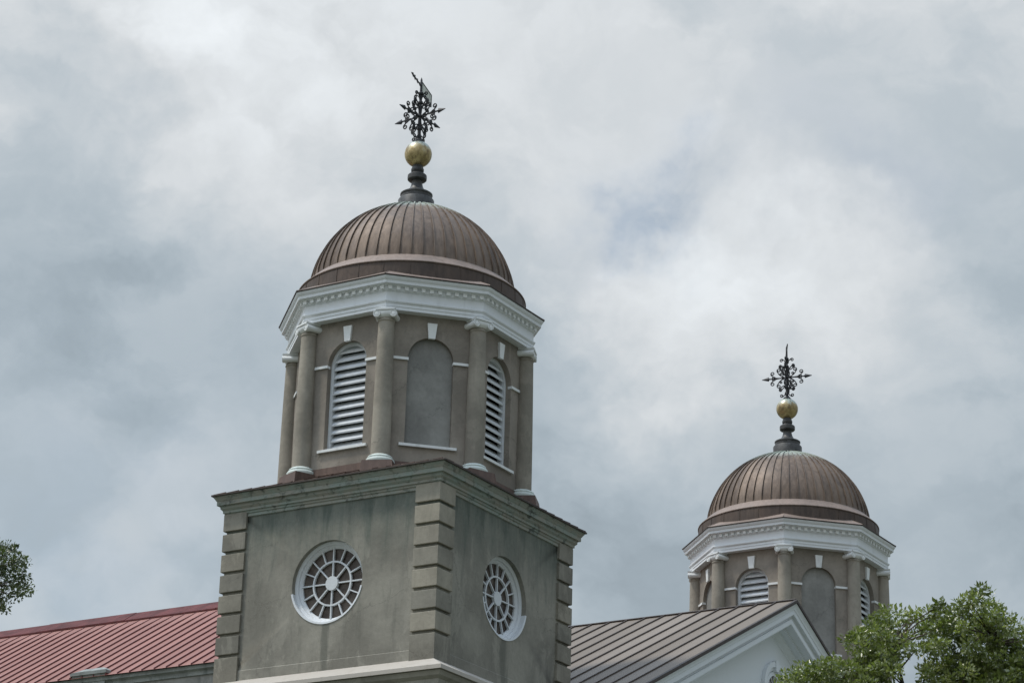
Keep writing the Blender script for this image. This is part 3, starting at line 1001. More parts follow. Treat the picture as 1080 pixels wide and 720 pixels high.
for k_ in range(3):
    m = mb()
    xx0 = -16.8 - 9.5 * k_
    xx1 = xx0 + 1.15
    for (g0, za, zb_) in ((0.05, -0.5, -0.01), (0.13, -0.03, 0.07), (0.18, 0.07, 0.16), (0.14, 0.16, 0.19)):
        m.box(xx0 - g0, xx1 + g0, YW - g0 - 0.08, YW + 0.42, PZ + za, PZ + zb_)
    m.hexa([(xx0 - 0.13, YW - 0.20, PZ + 0.19), (xx1 + 0.13, YW - 0.20, PZ + 0.19), (xx1 + 0.13, YW + 0.42, PZ + 0.19), (xx0 - 0.13, YW + 0.42, PZ + 0.19)],
           [(xx0 + 0.18, YW + 0.05, PZ + 0.34), (xx1 - 0.18, YW + 0.05, PZ + 0.34), (xx1 - 0.18, YW + 0.38, PZ + 0.34), (xx0 + 0.18, YW + 0.38, PZ + 0.34)])
    m.build('parapet_pier', M['coping'], nave)

# ------------------------------------------------------------------ portico with pediment
por = empty('entrance_portico', (0, 0, 0))
tag(por, 'white pedimented portico under a brown standing seam roof between both towers', 'portico')
PS, PH, PA, PX = 0.485, 9.75, -0.05, 6.16
m, ms = mb(), mb()
gable_roof(m, ms, -3.60, PX + 0.02, RY, PA, PH, PS, 0.65, 0.05, False, 23, 0.019, 0.0)
rf = m.build('roof', M['brown'], por, attr='panel')
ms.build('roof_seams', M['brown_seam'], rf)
m = mb()
m.tube([(-3.6, RY, PA + 0.03), (PX, RY, PA + 0.03)], 0.035, 6)
for s_ in (-1, 1):
    r0 = []
    for w in (0.0, PH):
        y, z = RY + s_ * w, PA - PS * w
        r0.append([(PX - 0.03, y, z + 0.03), (PX + 0.05, y, z + 0.02), (PX + 0.055, y, z - 0.085), (PX + 0.02, y, z - 0.09), (PX + 0.01, y, z - 0.02), (PX - 0.03, y, z - 0.02)])
    m.ring(r0)
m.build('rake_edge', M['edge'], rf)
m = mb()
prof = [(6.10, 0.03), (6.175, 0.055), (6.175, 0.10), (6.16, 0.13), (6.12, 0.20), (6.105, 0.27), (6.085, 0.285), (6.085, 0.43), (6.07, 0.44), (5.98, 0.45), (5.94, 0.50), (5.935, 0.56), (6.0, 0.565), (6.0, 0.70), (5.99, 0.73), (5.74, 0.735), (5.74, 0.80), (5.52, 0.805), (5.50, 0.87), (5.44, 0.93), (5.40, 0.97), (5.395, 1.05), (5.36, 1.06)]
rows = []
for x, nv in prof:
    rows.append([(x, RY - PH, PA - PS * PH - nv), (x, RY, PA - nv), (x, RY + PH, PA - PS * PH - nv)])
m.ring(rows, closed=False)
m.build('raking_cornice', M['portico_white'], por)
zc = PA - PS * PH - 0.75
m = mb()
tri = [(RY - PH, zc - 0.3), (RY + PH, zc - 0.3), (RY + PH, zc), (RY, PA - 0.95), (RY - PH, zc)]
f_, k2 = [(5.375, y, z) for y, z in tri], [(5.30, y, z) for y, z in tri]
m.ring([f_, k2]); m.face(f_); m.face(k2)
m.build('tympanum', M['portico_white'], por)
m = mb()
for s_ in (0,):
    pr = [(5.36, -1.2), (5.62, -1.15), (5.62, -0.55), (5.80, -0.50), (6.0, -0.30), (6.12, -0.28), (6.14, -0.05), (6.16, 0.0), (5.36, 0.06)]
    rows = [[(x, y, zc + z) for x, z in pr] for y in (RY - PH, RY + PH)]
    m.ring(rows); m.face(rows[0]); m.face(rows[1])
for s_ in (-1, 1):
    y0, y1 = sorted((RY + s_ * PH, RY + s_ * (PH - 0.5)))
    m.box(-3.6, 5.4, y0, y1, zc - 1.2, PA - PS * PH - 0.04)
m.build('portico_entablature', M['portico_white'], por)
m = mb()
m.box(-3.5, 5.30, RY - PH + 0.1, RY + PH - 0.1, -Z0, zc - 1.19)
m.build('portico_wall', M['wall'], por)
# arched window in the pediment
def yz_arch(ri, ro, x0, x1, cz, foot, mbk):
    A = []
    for r in (ri, ro):
        A.append([(RY - r, foot)] + [(RY - r * math.cos(pi * i / 28), cz + r * math.sin(pi * i / 28)) for i in range(29)] + [(RY + r, foot)])
    L = lambda q, x: [(x, y, z) for y, z in q]
    mbk.ring([L(A[0], x0), L(A[0], x1), L(A[1], x1), L(A[1], x0)], closed=False)
CZ = -2.78
m = mb()
yz_arch(0.60, 0.82, 5.36, 5.44, CZ, -4.2, m)
yz_arch(0.70, 0.86, 5.36, 5.50, CZ, -4.2, m)
yz_arch(0.44, 0.56, 5.36, 5.42, CZ, -4.2, m)
m.box(5.36, 5.53, RY - 0.10, RY + 0.10, CZ + 0.56, CZ + 0.90)
wn = m.build('arched_window', M['portico_white'], por, True)
m = mb()
m.face([(5.385, RY - 0.5, -4.2), (5.385, RY + 0.5, -4.2), (5.385, RY + 0.5, CZ)] + [(5.385, RY + 0.5 * math.cos(pi * i / 24), CZ + 0.5 * math.sin(pi * i / 24)) for i in range(1, 24)] + [(5.385, RY - 0.5, CZ)])
m.build('pane', M['pane'], wn, fix=False)
m = mb()
for k_ in range(5):
    a = rad(30 * (k_ + 1))
    m.tube([(5.395, RY + 0.06 * math.cos(a), CZ + 0.06 * math.sin(a)), (5.395, RY + 0.47 * math.cos(a), CZ + 0.47 * math.sin(a))], 0.016, 4)
m.tube([(5.395, RY, CZ), (5.395, RY, -4.2)], 0.016, 4)
for z in (CZ, -3.25, -3.7):
    m.tube([(5.395, RY - 0.47, z), (5.395, RY + 0.47, z)], 0.016, 4)
m.build('muntins', M['white'], wn)

# ------------------------------------------------------------------ trees
def leaf_mesh(name, centres, radii, per, size, mat, parent, big, flat=0.75):
    """leaf-sized folded faces gathered in shoots round the given points"""
    C_ = np.repeat(np.asarray(centres, float), per, axis=0)
    Rr = np.repeat(np.asarray(radii, float), per)[:, None]
    n = len(C_)
    d = rng.normal(size=(n, 3)); d /= np.linalg.norm(d, axis=1)[:, None]
    q = Rr * rng.random((n, 1)) ** 0.45
    d2 = d.copy(); d2[:, 2] *= flat
    p = C_ + d2 * q
    # leaf axis leans outwards and up, leaf face turns mostly upwards
    ax = d * 0.9 + rng.normal(size=(n, 3)) * 0.6 + np.array([0, 0, 0.25]); ax /= np.linalg.norm(ax, axis=1)[:, None]
    up = rng.normal(size=(n, 3)) * 0.75 + np.array([0, 0, 0.8])
    sd = np.cross(ax, up); sd /= np.linalg.norm(sd, axis=1)[:, None] + 1e-9
    nn = np.cross(sd, ax)
    L = size * np.repeat(np.asarray(big, float), per)[:, None] * rng.uniform(0.45, 1.45, (n, 1)); W = L * rng.uniform(0.20, 0.30, (n, 1))
    v = np.empty((n, 4, 3))
    v[:, 0] = p
    v[:, 1] = p + ax * L * 0.5 + sd * W + nn * W * 0.35
    v[:, 2] = p + ax * L
    v[:, 3] = p + ax * L * 0.5 - sd * W + nn * W * 0.35
    base = np.arange(n)[:, None] * 4
    F = np.concatenate([base + np.array([0, 1, 2]), base + np.array([0, 2, 3])], axis=1).reshape(-1, 3)
    me = bpy.data.meshes.new(name)
    me.vertices.add(n * 4); me.vertices.foreach_set('co', v.reshape(-1))
    me.loops.add(len(F) * 3); me.loops.foreach_set('vertex_index', F.reshape(-1).astype(np.int32))
    me.polygons.add(len(F)); me.polygons.foreach_set('loop_start', np.arange(0, len(F) * 3, 3, dtype=np.int32))
    clump = np.repeat(rng.normal(0, 0.16, len(centres)), per)
    tone = np.clip(0.48 + clump + rng.normal(0, 0.17, n), 0, 1)
    at = me.attributes.new('leaf_tone', 'FLOAT', 'FACE')
    at.data.foreach_set('value', np.repeat(tone, 2).astype(np.float32))
    me.materials.append(mat)
    me.update(calc_edges=True); me.validate()
    o = bpy.data.objects.new(name, me); COL.objects.link(o); o.parent = parent
    return o

def oak(name, base, shoots, body, limbs, mat, leaf, label, cat, per_shoot, shoot_r, twig_every=2, seed=1):
    """trunk and limbs to the crown; shoots = local points of the crown's outer sprays, body = ellipsoids of the rest"""
    pr = random.Random(seed)
    root = empty(name, base)
    tag(root, label, cat)
    B = Vector(base)
    pts = [tuple(Vector(p) - B) for p in shoots]
    radii = [shoot_r * pr.uniform(0.75, 1.25) for _ in pts]
    inner = []
    for (cx, cy, cz, rx, ry, rz, n) in body:
        for _ in range(n):
            while True:
                x, y, z = pr.uniform(-1, 1), pr.uniform(-1, 1), pr.uniform(-1, 1)
                q = x * x + y * y + z * z
                if 0.2 < q < 1: break
            inner.append((cx + x * rx - B.x, cy + y * ry - B.y, cz + z * rz - B.z))
    m = MB()
    m.tube([(0, 0, -0.1), (0.05, 0, 0.6), (0.15, -0.05, 2.5), (0.1, 0.1, 4.5), (0.25, 0.05, 6.5)], [0.75, 0.52, 0.43, 0.39, 0.33], 14)
    m.build('trunk', M['bark'], root, True)
    m = MB()
    ends = []
    for lb in limbs:
        P = [Vector(p) - B for p in lb]
        k_ = len(P)
        fine = []
        for i in range(k_ - 1):
            for t in (0, 0.33, 0.66):
                q = P[i].lerp(P[i + 1], t)
                fine.append(q + (Vector((pr.uniform(-1, 1), pr.uniform(-1, 1), pr.uniform(-1, 1))) * 0.09 if (i, t) != (0, 0) else Vector()))
        fine.append(P[-1])
        R = [0.12 * (1 - i / (len(fine) - 1)) ** 1.3 + 0.016 for i in range(len(fine))]
        m.tube(fine, R, 8)
        ends += fine[3:]
    allp = pts + inner
    for i, p in enumerate(allp):
        if i % twig_every and i < len(pts) or (i >= len(pts) and i % 6): continue
        p = Vector(p)
        e = min(ends, key=lambda q: (q - p).length)
        md = e.lerp(p, 0.5) + Vector((pr.uniform(-1, 1), pr.uniform(-1, 1), pr.uniform(-0.2, 1))) * 0.12 * (e - p).length
        m.tube([e, e.lerp(md, 0.6), md, md.lerp(p, 0.6), p], [0.018, 0.015, 0.012, 0.009, 0.005], 5)
    m.build('branches', M['bark'], root, True)
    c = leaf_mesh('crown', pts + inner, radii + [shoot_r * 2.3] * len(inner), per_shoot, leaf, M[mat], root, [1.0] * len(pts) + [1.75] * len(inner))
    return root

RIGHT_UP = [(21.83, -12.1, 12.7), (23.07, -11.34, 12.75), (23.13, -11.44, 13.03), (20.3, -14.31, 13.26), (22.21, -14.04, 12.8), (20.2, -12.82, 14.23), (20.13, -12.73, 14.48), (23.41, -11.97, 13.24), (21.96, -11.64, 12.05), (21.17, -14.23, 13.54), (20.78, -12.8, 14.08), (21.66, -13.28, 13.85), (22.95, -13.55, 11.98), (22.83, -12.56, 13.73), (23.39, -12.52, 11.84), (20.81, -12.71, 13.38), (23.12, -13.44, 11.94), (20.59, -12.37, 13.19), (22.06, -13.54, 13.76), (22.05, -13.67, 13.43), (21.96, -12.84, 12.27), (21.82, -13.7, 12.07), (22.35, -12.17, 11.97), (21.23, -12.69, 14.59), (23.23, -11.07, 12.43), (21.27, -12.67, 13.46), (21.5, -13.75, 14.31), (23.41, -11.8, 11.92), (22.06, -14.09, 13.55), (23, -11.99, 13.86), (22.59, -12.18, 12.77), (22.62, -12.33, 13.82), (22.64, -13.87, 12.77), (21.8, -12.81, 14.16), (21.27, -12.63, 12.4), (22.8, -11.93, 13.93), (22.74, -11.35, 12.95), (21.62, -12.54, 14.52), (23.32, -12.02, 13.44), (22.74, -13.33, 12.41), (22.65, -12.24, 13.12), (21.05, -12.54, 13.07), (21.6, -13.7, 12.69), (22.74, -13.72, 12.64), (22.02, -14.29, 13.87), (20.5, -14.51, 13.69), (21.46, -12.98, 13.73), (21.8, -12.25, 14.34), (21.56, -11.99, 12.04), (21.09, -12.72, 12.41), (21.17, -13.34, 14.46), (23.66, -12.64, 12.85), (22.16, -12.87, 14.47), (23.37, -12.72, 13.61), (23.31, -11.44, 13.89), (23.51, -12.93, 12.84), (23.7, -12.55, 13.22), (21.72, -13.3, 13.94), (21.26, -12.71, 14.1), (21.51, -12.24, 14.25), (20.4, -12.66, 14.67), (21.41, -12.81, 12.91), (22.78, -12.74, 13.91), (21.91, -13.37, 13.33), (23, -13.67, 12.75), (23.2, -12.12, 12.11), (21.15, -12.71, 13.18), (21.87, -11.99, 13.58), (20.92, -12.59, 13.84), (20.18, -13.02, 14.13), (22.65, -13.3, 13.37), (22.95, -13.2, 11.85), (21.55, -13.1, 13.15), (21.01, -13.42, 14.42), (23.17, -13.58, 12.52), (22, -11.36, 12.06), (21.92, -12.12, 12.01), (22.42, -13.71, 13.36), (20.48, -14.75, 13.44), (22.81, -13.29, 11.94), (21.71, -11.98, 13.57), (23.24, -12.16, 13.17), (22.08, -13.89, 14.26), (21.32, -13.85, 12.41), (22.81, -13.57, 12.59), (22.81, -13.83, 13.9), (23.3, -11.56, 12.93), (21.3, -13.87, 14.02), (22.27, -13.26, 13.69), (22.21, -12.82, 12.32), (23.03, -12.34, 13.27), (21.96, -13.05, 12.5), (23.07, -11.93, 13.47), (23.27, -12.58, 12.87), (21.95, -14.17, 14.31), (20.4, -13.99, 13.63), (20.58, -14.37, 13.81), (23.13, -11.57, 13.92), (22.39, -12.75, 12.74), (22.29, -12.58, 14.03), (21.2, -13.26, 11.78), (21.08, -13.89, 13.28), (20.21, -13.46, 14.21), (21.63, -13.99, 11.6), (21.67, -12.68, 11.8), (21.85, -13.82, 11.74), (21.6, -14.13, 12.97), (21.6, -12.55, 12.05), (20.91, -12.72, 13.04), (22.81, -12.88, 12.21), (21.35, -13.74, 14.49), (21.62, -12.42, 12.16), (22.71, -13.12, 12.54), (23.27, -13.5, 13.42), (23.09, -13.68, 12.84), (20.55, -12.12, 12.42), (22.28, -13.25, 14.07), (21.57, -14.48, 13.54), (23.64, -13.09, 12.17), (21.57, -13.32, 13.47), (22.58, -12.34, 11.96), (21.66, -12.15, 13.56), (21.51, -13.94, 14.04), (20.87, -14.16, 13.62), (23.13, -12.7, 12.86), (22.65, -13.17, 11.91), (22.8, -12.35, 13.92), (22.22, -13.41, 14.19), (21.57, -13.22, 12.62), (23.21, -11.23, 12.52), (21.82, -13.15, 12.31), (21.96, -12.78, 12.75), (19.93, -13.71, 13.8), (21.87, -11.67, 12.08), (22.12, -12.06, 12.37), (21.81, -13.39, 11.95), (21.19, -13.16, 14.38), (23.07, -11.98, 12.07), (22.24, -12.29, 13.24), (21.25, -13.68, 11.97), (20.83, -13.3, 14.09), (21.49, -11.95, 12.47), (22.69, -12.95, 13.49), (22.18, -13.33, 11.71), (22.14, -13.62, 12.8), (22, -12.24, 12.83), (23.01, -12.7, 11.79), (20.88, -14.71, 14.12), (22.27, -11.86, 12.47), (20.53, -13.75, 13.67), (22.65, -13.57, 12.32), (21.95, -12.62, 13.78), (22.81, -13, 12.5), (22.3, -12.44, 12.44), (20.07, -14.47, 13.41), (21.36, -12.74, 11.83), (21.39, -13.9, 11.77), (21.38, -14.21, 12.09), (22.13, -13.98, 14.49), (23.65, -12.47, 13.42), (19.61, -12.97, 14.26), (22.78, -13.77, 13.01), (21.17, -13.23, 12.41), (21.78, -12.38, 12.13), (20.89, -12.29, 12.31), (23.33, -11.31, 12.68), (21.44, -13.44, 13.99), (20.26, -14.04, 14.3), (19.58, -13.04, 13.91), (19.87, -12.98, 14.37), (23.85, -13.16, 12.43), (21.14, -12.06, 13.3), (21.22, -12.98, 13.35), (21.65, -14.41, 13.5), (23.48, -12.56, 11.68), (19.71, -13.33, 13.6), (20.22, -13.81, 13.77), (22.08, -13.28, 14.16), (22.48, -12.15, 14.2), (22.11, -12.68, 13.7), (22.93, -11.68, 13.68), (21.89, -13.88, 11.92), (21.99, -12.73, 14.6), (22.3, -13.45, 12.8), (23.52, -13.31, 12.37), (22.43, -13.49, 12.04), (22.4, -11.8, 13.46), (21.88, -13.99, 14.18), (22.69, -13.86, 14.06), (21.89, -13.08, 12.75), (21.77, -11.8, 13.1), (20.22, -14.65, 13.74), (20.31, -14.4, 13.41), (22.04, -13.56, 13.36), (21.45, -13.37, 14.2), (22.2, -13.01, 11.92), (23.21, -13.39, 12.99), (21.35, -12.75, 12.56), (20.08, -13.49, 14.34), (21.09, -12.32, 13.13), (23.21, -12.75, 11.88), (20.25, -13.94, 13.51), (22.02, -12.18, 12.62), (22.08, -12.15, 13.72), (22.25, -12.41, 13.91), (21.5, -12.7, 12.71), (22.49, -11.73, 12.62), (23.05, -12.74, 12.75), (22.54, -13.54, 13.98), (21.86, -13.55, 13.39), (22.6, -12.6, 13.73), (22.59, -12.32, 13.55), (19.62, -13.27, 14.25), (22.45, -11.86, 13.08), (20.29, -14.79, 13.57), (23.43, -13, 12.54), (21.35, -13.48, 13.4), (21.12, -12.78, 12.89), (20.88, -13.15, 14.18), (21.79, -13.12, 12.18), (21.42, -12, 12.05), (22, -12.82, 12.49), (22.6, -11.73, 13.66), (22.36, -13.62, 12.99), (21.1, -12.55, 13.67), (21.78, -12.86, 14.25), (20.96, -13.15, 14.31), (23.07, -12.24, 13.9), (21.71, -13.9, 11.93), (21.83, -12.67, 13.53), (20.15, -13.35, 13.94), (23.24, -11.71, 13.8), (19.95, -12.77, 13.83), (21.24, -13.16, 14.12), (21.62, -13.03, 13.05), (23.35, -12.74, 12.32), (23.05, -11.62, 12.39), (22.84, -11.9, 12.69), (21.34, -13.71, 12.96), (19.87, -14.13, 14.03), (22.19, -13.3, 13.77), (23.17, -12.82, 12.28), (19.94, -14.65, 13.76), (21.9, -12.6, 14.1), (21.01, -13.31, 13.39), (22.32, -13.64, 12.65), (20.87, -12.94, 12.77), (21.52, -13.39, 14.03), (21.76, -13.35, 12.71), (22.04, -12.11, 12.09), (21.43, -12.6, 13.35), (23.44, -12.31, 13.48), (22.03, -12.19, 13.33), (21.39, -12.6, 13.05), (20.82, -11.98, 12.25), (21.71, -12.31, 14.96), (21.31, -14.38, 13.05), (21.27, -12.93, 12.5), (21.02, -12, 12.25), (22.09, -13.91, 13.5), (20.63, -13.67, 13.88), (23.38, -12.23, 12.14), (23.27, -11.79, 13.11), (23.08, -13.38, 13.12), (21.32, -13.88, 13.81), (23.32, -12.16, 12.94), (20.94, -12.98, 13.6), (22.02, -12.16, 14.17), (22.33, -13.58, 12.46), (22.27, -12.73, 13.41), (22.94, -12.27, 11.79), (21.45, -13.51, 13.32), (21.64, -12.79, 12.56), (22.31, -13.74, 12.85), (22.66, -11.87, 12.66), (22.46, -13.2, 12.56), (22.31, -12.97, 12.85), (20.78, -12.93, 13.91), (21.69, -13.27, 12.43), (22.41, -13.83, 14.18), (21.74, -12.31, 13.37), (21.87, -12.74, 12.9), (21.73, -13.59, 13.92), (21.04, -12.89, 13.49), (22.59, -12.04, 14.2), (21.29, -13.13, 13.75), (22.97, -11.8, 11.98), (23.64, -12.25, 12.36), (23.2, -11.04, 11.97), (20.44, -14.73, 13.86), (21.97, -13.13, 14.31), (21.81, -13.42, 14.19), (22.34, -13.29, 13.02), (22.15, -12.94, 12.07), (22.15, -11.74, 13.89), (21.64, -13.81, 12.48), (22.11, -14.15, 14.38), (23.11, -11.31, 12.85), (22.46, -12.01, 12.54), (23.73, -13.02, 12.16), (20.88, -13.25, 13.19), (22.18, -12.29, 13.83), (21.26, -13.51, 12.2), (23.92, -12.97, 13.37), (23.3, -12.86, 12.07), (19.52, -13.54, 13.94), (19.85, -13.37, 14.4), (23.12, -12.99, 13.81), (22.74, -12.98, 13.88), (21.51, -11.69, 12.68), (23.75, -13.46, 12.93), (21.96, -12.29, 11.84), (21.14, -12.02, 12.25), (22.56, -12.03, 12.7), (20.41, -12.71, 14.49), (23.44, -13.68, 13.29), (22.49, -12.64, 13.79), (22.2, -12.27, 12.22), (22.15, -12.54, 13.88), (22.19, -13.8, 14.68), (22.66, -13.26, 12.07), (20.57, -12.29, 13.03), (22.29, -13.14, 14.2), (21.43, -13.68, 12.93), (22.01, -14.17, 13.05), (20.09, -13.3, 14.6), (22.99, -12.75, 12.09), (20.34, -13.54, 13.7), (23.01, -12.52, 12.22), (21.99, -13.02, 11.72)]
RIGHT_LOW = [(19.02, -14.25, 12.03), (19.44, -16.05, 12.71), (19.06, -15.28, 12.76), (19.84, -15.37, 11.43), (18.82, -15.49, 11.65), (19.36, -14.21, 13.03), (20.84, -15.15, 12.18), (19.16, -14.82, 12.14), (19.43, -15.92, 12.48), (19.57, -15.6, 12.4), (20.14, -14.9, 12.59), (20.55, -15.43, 12.67), (20.18, -15.44, 11.86), (19.12, -14.88, 11.78), (19.58, -15.49, 13.07), (19.54, -14.35, 11.79), (18.19, -14.47, 11.88), (20.87, -14.88, 13.01), (19.37, -16.1, 12.81), (19.76, -15.58, 11.8), (19.38, -14.52, 13.31), (20.38, -14.28, 11.81), (19.05, -15.93, 11.9), (20.31, -14.13, 13), (19.6, -15, 12.97), (19.49, -14.46, 12.52), (19.41, -15.54, 12.14), (20.43, -15.08, 12.96), (20, -15.61, 12.82), (18.64, -14.61, 12.83), (20, -14.4, 11.76), (19.53, -15.83, 12.29), (19.58, -13.83, 12.04), (20.05, -13.94, 12.35), (19.34, -15.67, 12.22), (20.8, -15.02, 12.32), (18.72, -14.83, 11.9), (19.9, -14.95, 11.71), (18.85, -15.16, 12.11), (18.42, -14.47, 12.53), (20.11, -14.33, 11.87), (18.92, -14.96, 12.29), (19.66, -15.64, 11.56), (20.21, -13.84, 12.29), (19.15, -14.32, 12.47), (18.91, -15.13, 12.4), (19.23, -15.34, 11.76), (20.48, -15.26, 12.49), (19.18, -15.56, 11.96), (18.64, -15.19, 11.63), (20.16, -15.37, 12.68), (19.49, -15.15, 12.03), (20.38, -14.16, 11.73), (19.31, -14.5, 12.79), (19.74, -14.82, 12.08), (19.07, -15.73, 12.66), (19.45, -15.79, 11.86), (20.11, -14.6, 13.27), (20.62, -15.37, 12.69), (19.02, -14.43, 12.1), (20.14, -14.22, 12.68), (20.3, -15.06, 11.74), (20.29, -14.77, 12.4), (20.01, -15.2, 13.09), (19.46, -13.81, 12.08), (19.18, -15.23, 11.57), (19.49, -14.32, 12.77), (20.26, -15.61, 12.28), (18.63, -14.23, 12.13), (20.02, -14.43, 12.21), (18.98, -16.06, 12.05), (20.5, -14.68, 13.04), (18.91, -14.93, 12.57), (20.86, -15.09, 11.44), (20.52, -15.04, 12.21), (20.4, -14.39, 13.26), (20.11, -15.1, 12.01), (18.9, -15.56, 12.15), (19.46, -14.19, 12.98), (19.51, -14.77, 12.62), (18.77, -14.97, 11.7), (18.14, -14.62, 11.84), (18.04, -14.42, 12.14), (19.7, -14.66, 11.59), (20, -13.62, 12.03), (19.83, -15.74, 12.27), (20.61, -14.44, 13.29), (19.65, -15.98, 12.63), (19.17, -14.64, 12.81), (19.63, -13.85, 11.81), (20.22, -15.22, 11.8), (19.81, -15.4, 12.36), (20.68, -14.99, 11.9), (19.46, -13.93, 12.5), (18.44, -14.99, 11.92), (19.5, -13.91, 11.82), (19.46, -15.01, 11.8), (20.28, -14.45, 13.03), (19.78, -14.72, 12.62), (20.81, -14.96, 11.62), (19.31, -14.7, 12.27), (19.19, -14.81, 12.39), (20.31, -15.39, 12.3), (20.47, -15.25, 11.76), (20.11, -15.01, 12.17), (18.53, -15.44, 11.54), (20.28, -13.72, 13.23), (19.83, -15.34, 11.98), (19.61, -15.82, 12.79), (19.46, -15.73, 13.02), (18.97, -15.1, 11.57), (19.45, -13.92, 12.62), (19.93, -13.73, 11.85), (20.31, -15.12, 12.23), (19.79, -14.37, 12.78), (19.45, -15.38, 13.02), (19.96, -15.36, 12.17), (20.39, -14.34, 12.72), (20.01, -14.44, 12.78), (19.32, -14.12, 13.37), (18.55, -15.04, 12.81), (19.7, -14.68, 12.54), (19.78, -15.27, 12.64), (19.15, -15.6, 11.83), (20.59, -14.89, 12.13), (19.08, -15.86, 11.37), (18.89, -15.62, 12.74), (18.53, -14.75, 11.96), (18.55, -15.04, 12.52), (19.82, -14.1, 13.14), (20.77, -15.17, 12.37), (18.54, -14.52, 13.08), (20.31, -15.56, 12.99), (18.78, -15.73, 11.42), (20.39, -15.03, 12.68), (20.33, -14.45, 11.57), (20.6, -15.09, 13.07), (19.91, -15.36, 11.82), (20.21, -14.61, 13.33), (20.51, -15.23, 11.98), (19.93, -15.66, 12.06), (19.62, -15.46, 12.44), (19.52, -15.34, 12.35), (20.44, -14.71, 13.38), (20.17, -15.48, 12.54), (18.6, -14.54, 12.7), (19.11, -15.49, 11.59), (19.07, -14.18, 13.05), (20.55, -14.94, 11.88), (20.52, -13.98, 13.35), (20.01, -14.5, 11.58), (19.82, -15.81, 12.93), (20.04, -15.76, 13.08), (18.72, -15.63, 11.89), (20.66, -14.67, 13.11), (19.35, -14.74, 11.69), (19.15, -13.92, 11.87), (20.54, -14.83, 12.52), (19.07, -14.95, 13.1), (18.73, -15.63, 12.26), (20.63, -14.86, 13.31), (18.92, -15.54, 12.52), (20.29, -14.99, 13.01), (18.89, -14.43, 12.05), (19.82, -14.99, 11.76), (19.85, -13.74, 12.51), (20.1, -14.34, 11.64), (19.79, -14.43, 13.13), (19.48, -15.02, 12.99), (20.12, -13.69, 12.08)]
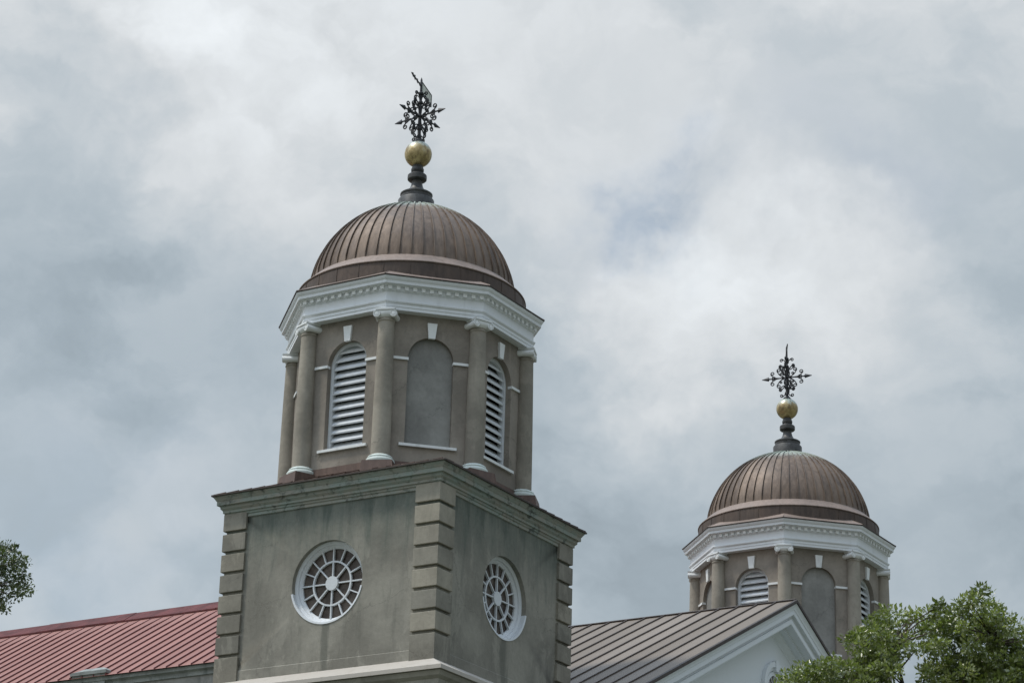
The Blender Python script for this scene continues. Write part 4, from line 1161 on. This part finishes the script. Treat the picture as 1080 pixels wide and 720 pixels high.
LEFT = [(-0.05, -15.62, 17.37), (-0.41, -15.61, 17.15), (-0.65, -15.96, 16.59), (-0.51, -16.98, 17.09), (-0.53, -15.82, 17.71), (-0.35, -15.77, 17.65), (-0.41, -15.2, 17.13), (-0.36, -16.73, 16.92), (-0.27, -15.51, 16.63), (0.01, -15.55, 17.36), (0.41, -15.86, 16.56), (-0.43, -16.53, 17.12), (0.26, -16.1, 17.02), (-0.12, -14.85, 16.97), (0.08, -16.71, 17.39), (-0.89, -16.57, 16.6), (-1.09, -16.54, 17.14), (-0.55, -16.74, 16.95), (-0.6, -15.35, 16.56), (-1.33, -16.44, 17.67), (-0.73, -15.59, 17.18), (-1.03, -15.95, 17), (0.3, -16.15, 17.61), (0.28, -15.53, 16.69), (-0.15, -14.97, 17.05), (-0.58, -16.33, 16.59), (-1.12, -16.52, 16.52), (-0.99, -15.46, 16.82), (-0.18, -16.83, 17.57), (0.39, -15.91, 16.83), (0.73, -16.21, 17.29), (-0.95, -16.64, 16.85), (-0.19, -16.11, 17.73), (-0.54, -15.81, 17.6), (-0.76, -15.81, 16.86), (-0.17, -16.27, 17.35), (-1.54, -15.97, 16.13), (-1.02, -15.74, 16.62), (-1.15, -16.52, 17.49), (0.48, -16.43, 17.37), (-0.73, -15.98, 17.31), (0.06, -16.77, 17.28), (-0.51, -15.08, 16.97), (-0.5, -15.67, 16.94), (-0.13, -15.87, 17.52), (-0.4, -16.02, 16.88), (-0.16, -16.1, 16.62), (-0.44, -16.87, 17.61), (-1.52, -15.99, 16.92), (0.73, -16.09, 17.09), (0.24, -16.24, 17.05), (-0.89, -16.49, 17.62), (0.47, -16.13, 17.54), (0.09, -15.54, 17.44), (-0.95, -16.12, 16.29), (-1.1, -16.38, 17.19), (-0.55, -16.59, 17.47), (-0.89, -15.6, 16.56), (-0.93, -16.69, 17.74), (0.55, -15.96, 16.96), (0.12, -16.27, 17.21), (-1.1, -16.15, 16.59), (-0.25, -15.87, 17.76), (-0.91, -15.53, 17.18), (-0.66, -15.61, 16.53), (-0.06, -16.42, 17.06), (-0.46, -15.5, 17.45), (-0.5, -15.5, 16.74), (-0.33, -15.36, 17.6), (-1.23, -15.46, 16.35), (-0.15, -16.76, 16.57), (-1.05, -15.65, 16.91), (-0.55, -16.48, 16.05), (-0.07, -15.95, 17.63), (0.57, -15.8, 16.97), (-0.34, -16.83, 17.6), (-0.59, -16.82, 17.4), (-0.2, -15.4, 17.27), (-0.58, -16.66, 17.31), (-0.73, -15.36, 17.15), (-0.16, -16.8, 16.86), (-1.27, -15.58, 16.55), (0.57, -15.96, 16.84), (-1.1, -15.97, 16.49), (-0.89, -16.4, 17.26), (-0.9, -16.78, 16.96), (-0.99, -15.95, 16.6), (-1, -16.04, 16.71), (-0.99, -16.21, 16.84), (-0.88, -16.39, 16.39), (-0.43, -15.36, 17.08), (-0.65, -16.12, 17.18), (-0.74, -16.25, 17.64), (-0.72, -15.96, 17.08), (0.28, -15.56, 17.43), (-0.56, -16.43, 17.29), (-0.24, -15.64, 16.75), (-0.09, -15.33, 16.88), (-0.79, -15.5, 17.46), (-1.18, -15.53, 16.48), (-0.78, -16.35, 17.28), (-0.49, -15.21, 16.6), (-1.54, -15.94, 16.6), (0.07, -15.8, 17.6), (-0.07, -15.71, 16.34), (-1.02, -16.27, 16.33), (-0.59, -15.37, 16.98), (0.27, -16.03, 17.14), (-0.62, -16.16, 17.63), (-1.05, -16.04, 16.61)]
oak('oak_tree', (22.6, -12.2, 0), RIGHT_UP + RIGHT_LOW,
    [(24.0, -11.6, 10.2, 5.5, 4.5, 2.2, 420), (21.3, -13.3, 11.9, 1.8, 1.6, 0.9, 120), (22.4, -12.0, 12.75, 1.5, 1.5, 0.85, 150), (27.0, -9.0, 11.6, 2.6, 2.4, 2.2, 130)],
    [[(22.85, -12.1, 6.4), (22.4, -12.6, 9), (21.6, -12.9, 11.6), (21.2, -12.9, 13.2)],
     [(22.85, -12.1, 6.2), (23.0, -12.2, 9.5), (22.3, -12.6, 12.0), (22.1, -12.8, 13.9)],
     [(22.8, -12.1, 6.0), (21.2, -13.4, 9.2), (20.2, -14.2, 11.6), (19.5, -14.6, 12.8)],
     [(22.8, -12.1, 5.6), (21.4, -13.0, 10.5), (20.7, -13.5, 12.8), (20.3, -13.7, 13.8)],
     [(22.8, -12.1, 5.4), (25.0, -10.5, 8.5), (27.0, -9.0, 11.0)],
     [(22.8, -12.1, 5.2), (25.2, -13.0, 8.0), (26.8, -13.8, 10.0)]],
    'leaf', 0.088, 'bright green oak tree at right with leafy top in front of the farther tower', 'tree', 105, 0.175, seed=4)
oak('oak_tree', (-5.2, -19.6, 0), LEFT,
    [(-5.2, -19.4, 14.2, 4.6, 3.4, 2.6, 330), (-3.0, -18.0, 15.6, 1.4, 1.2, 1.2, 60), (-2.3, -17.4, 16.0, 1.0, 0.8, 0.9, 80)],
    [[(-4.95, -19.5, 6.4), (-4.6, -19.0, 10), (-3.2, -18.2, 14), (-1.6, -16.9, 16.1), (-0.7, -16.3, 16.7)],
     [(-4.95, -19.5, 6.2), (-5.4, -19.6, 11), (-5.6, -19.6, 15)],
     [(-4.95, -19.5, 6.0), (-7.0, -20.6, 10), (-8.2, -21.3, 13.6)]],
    'leaf_dark', 0.085, 'dark oak tree at the far left, only its branch tip showing above red roof', 'tree', 55, 0.17, seed=9)
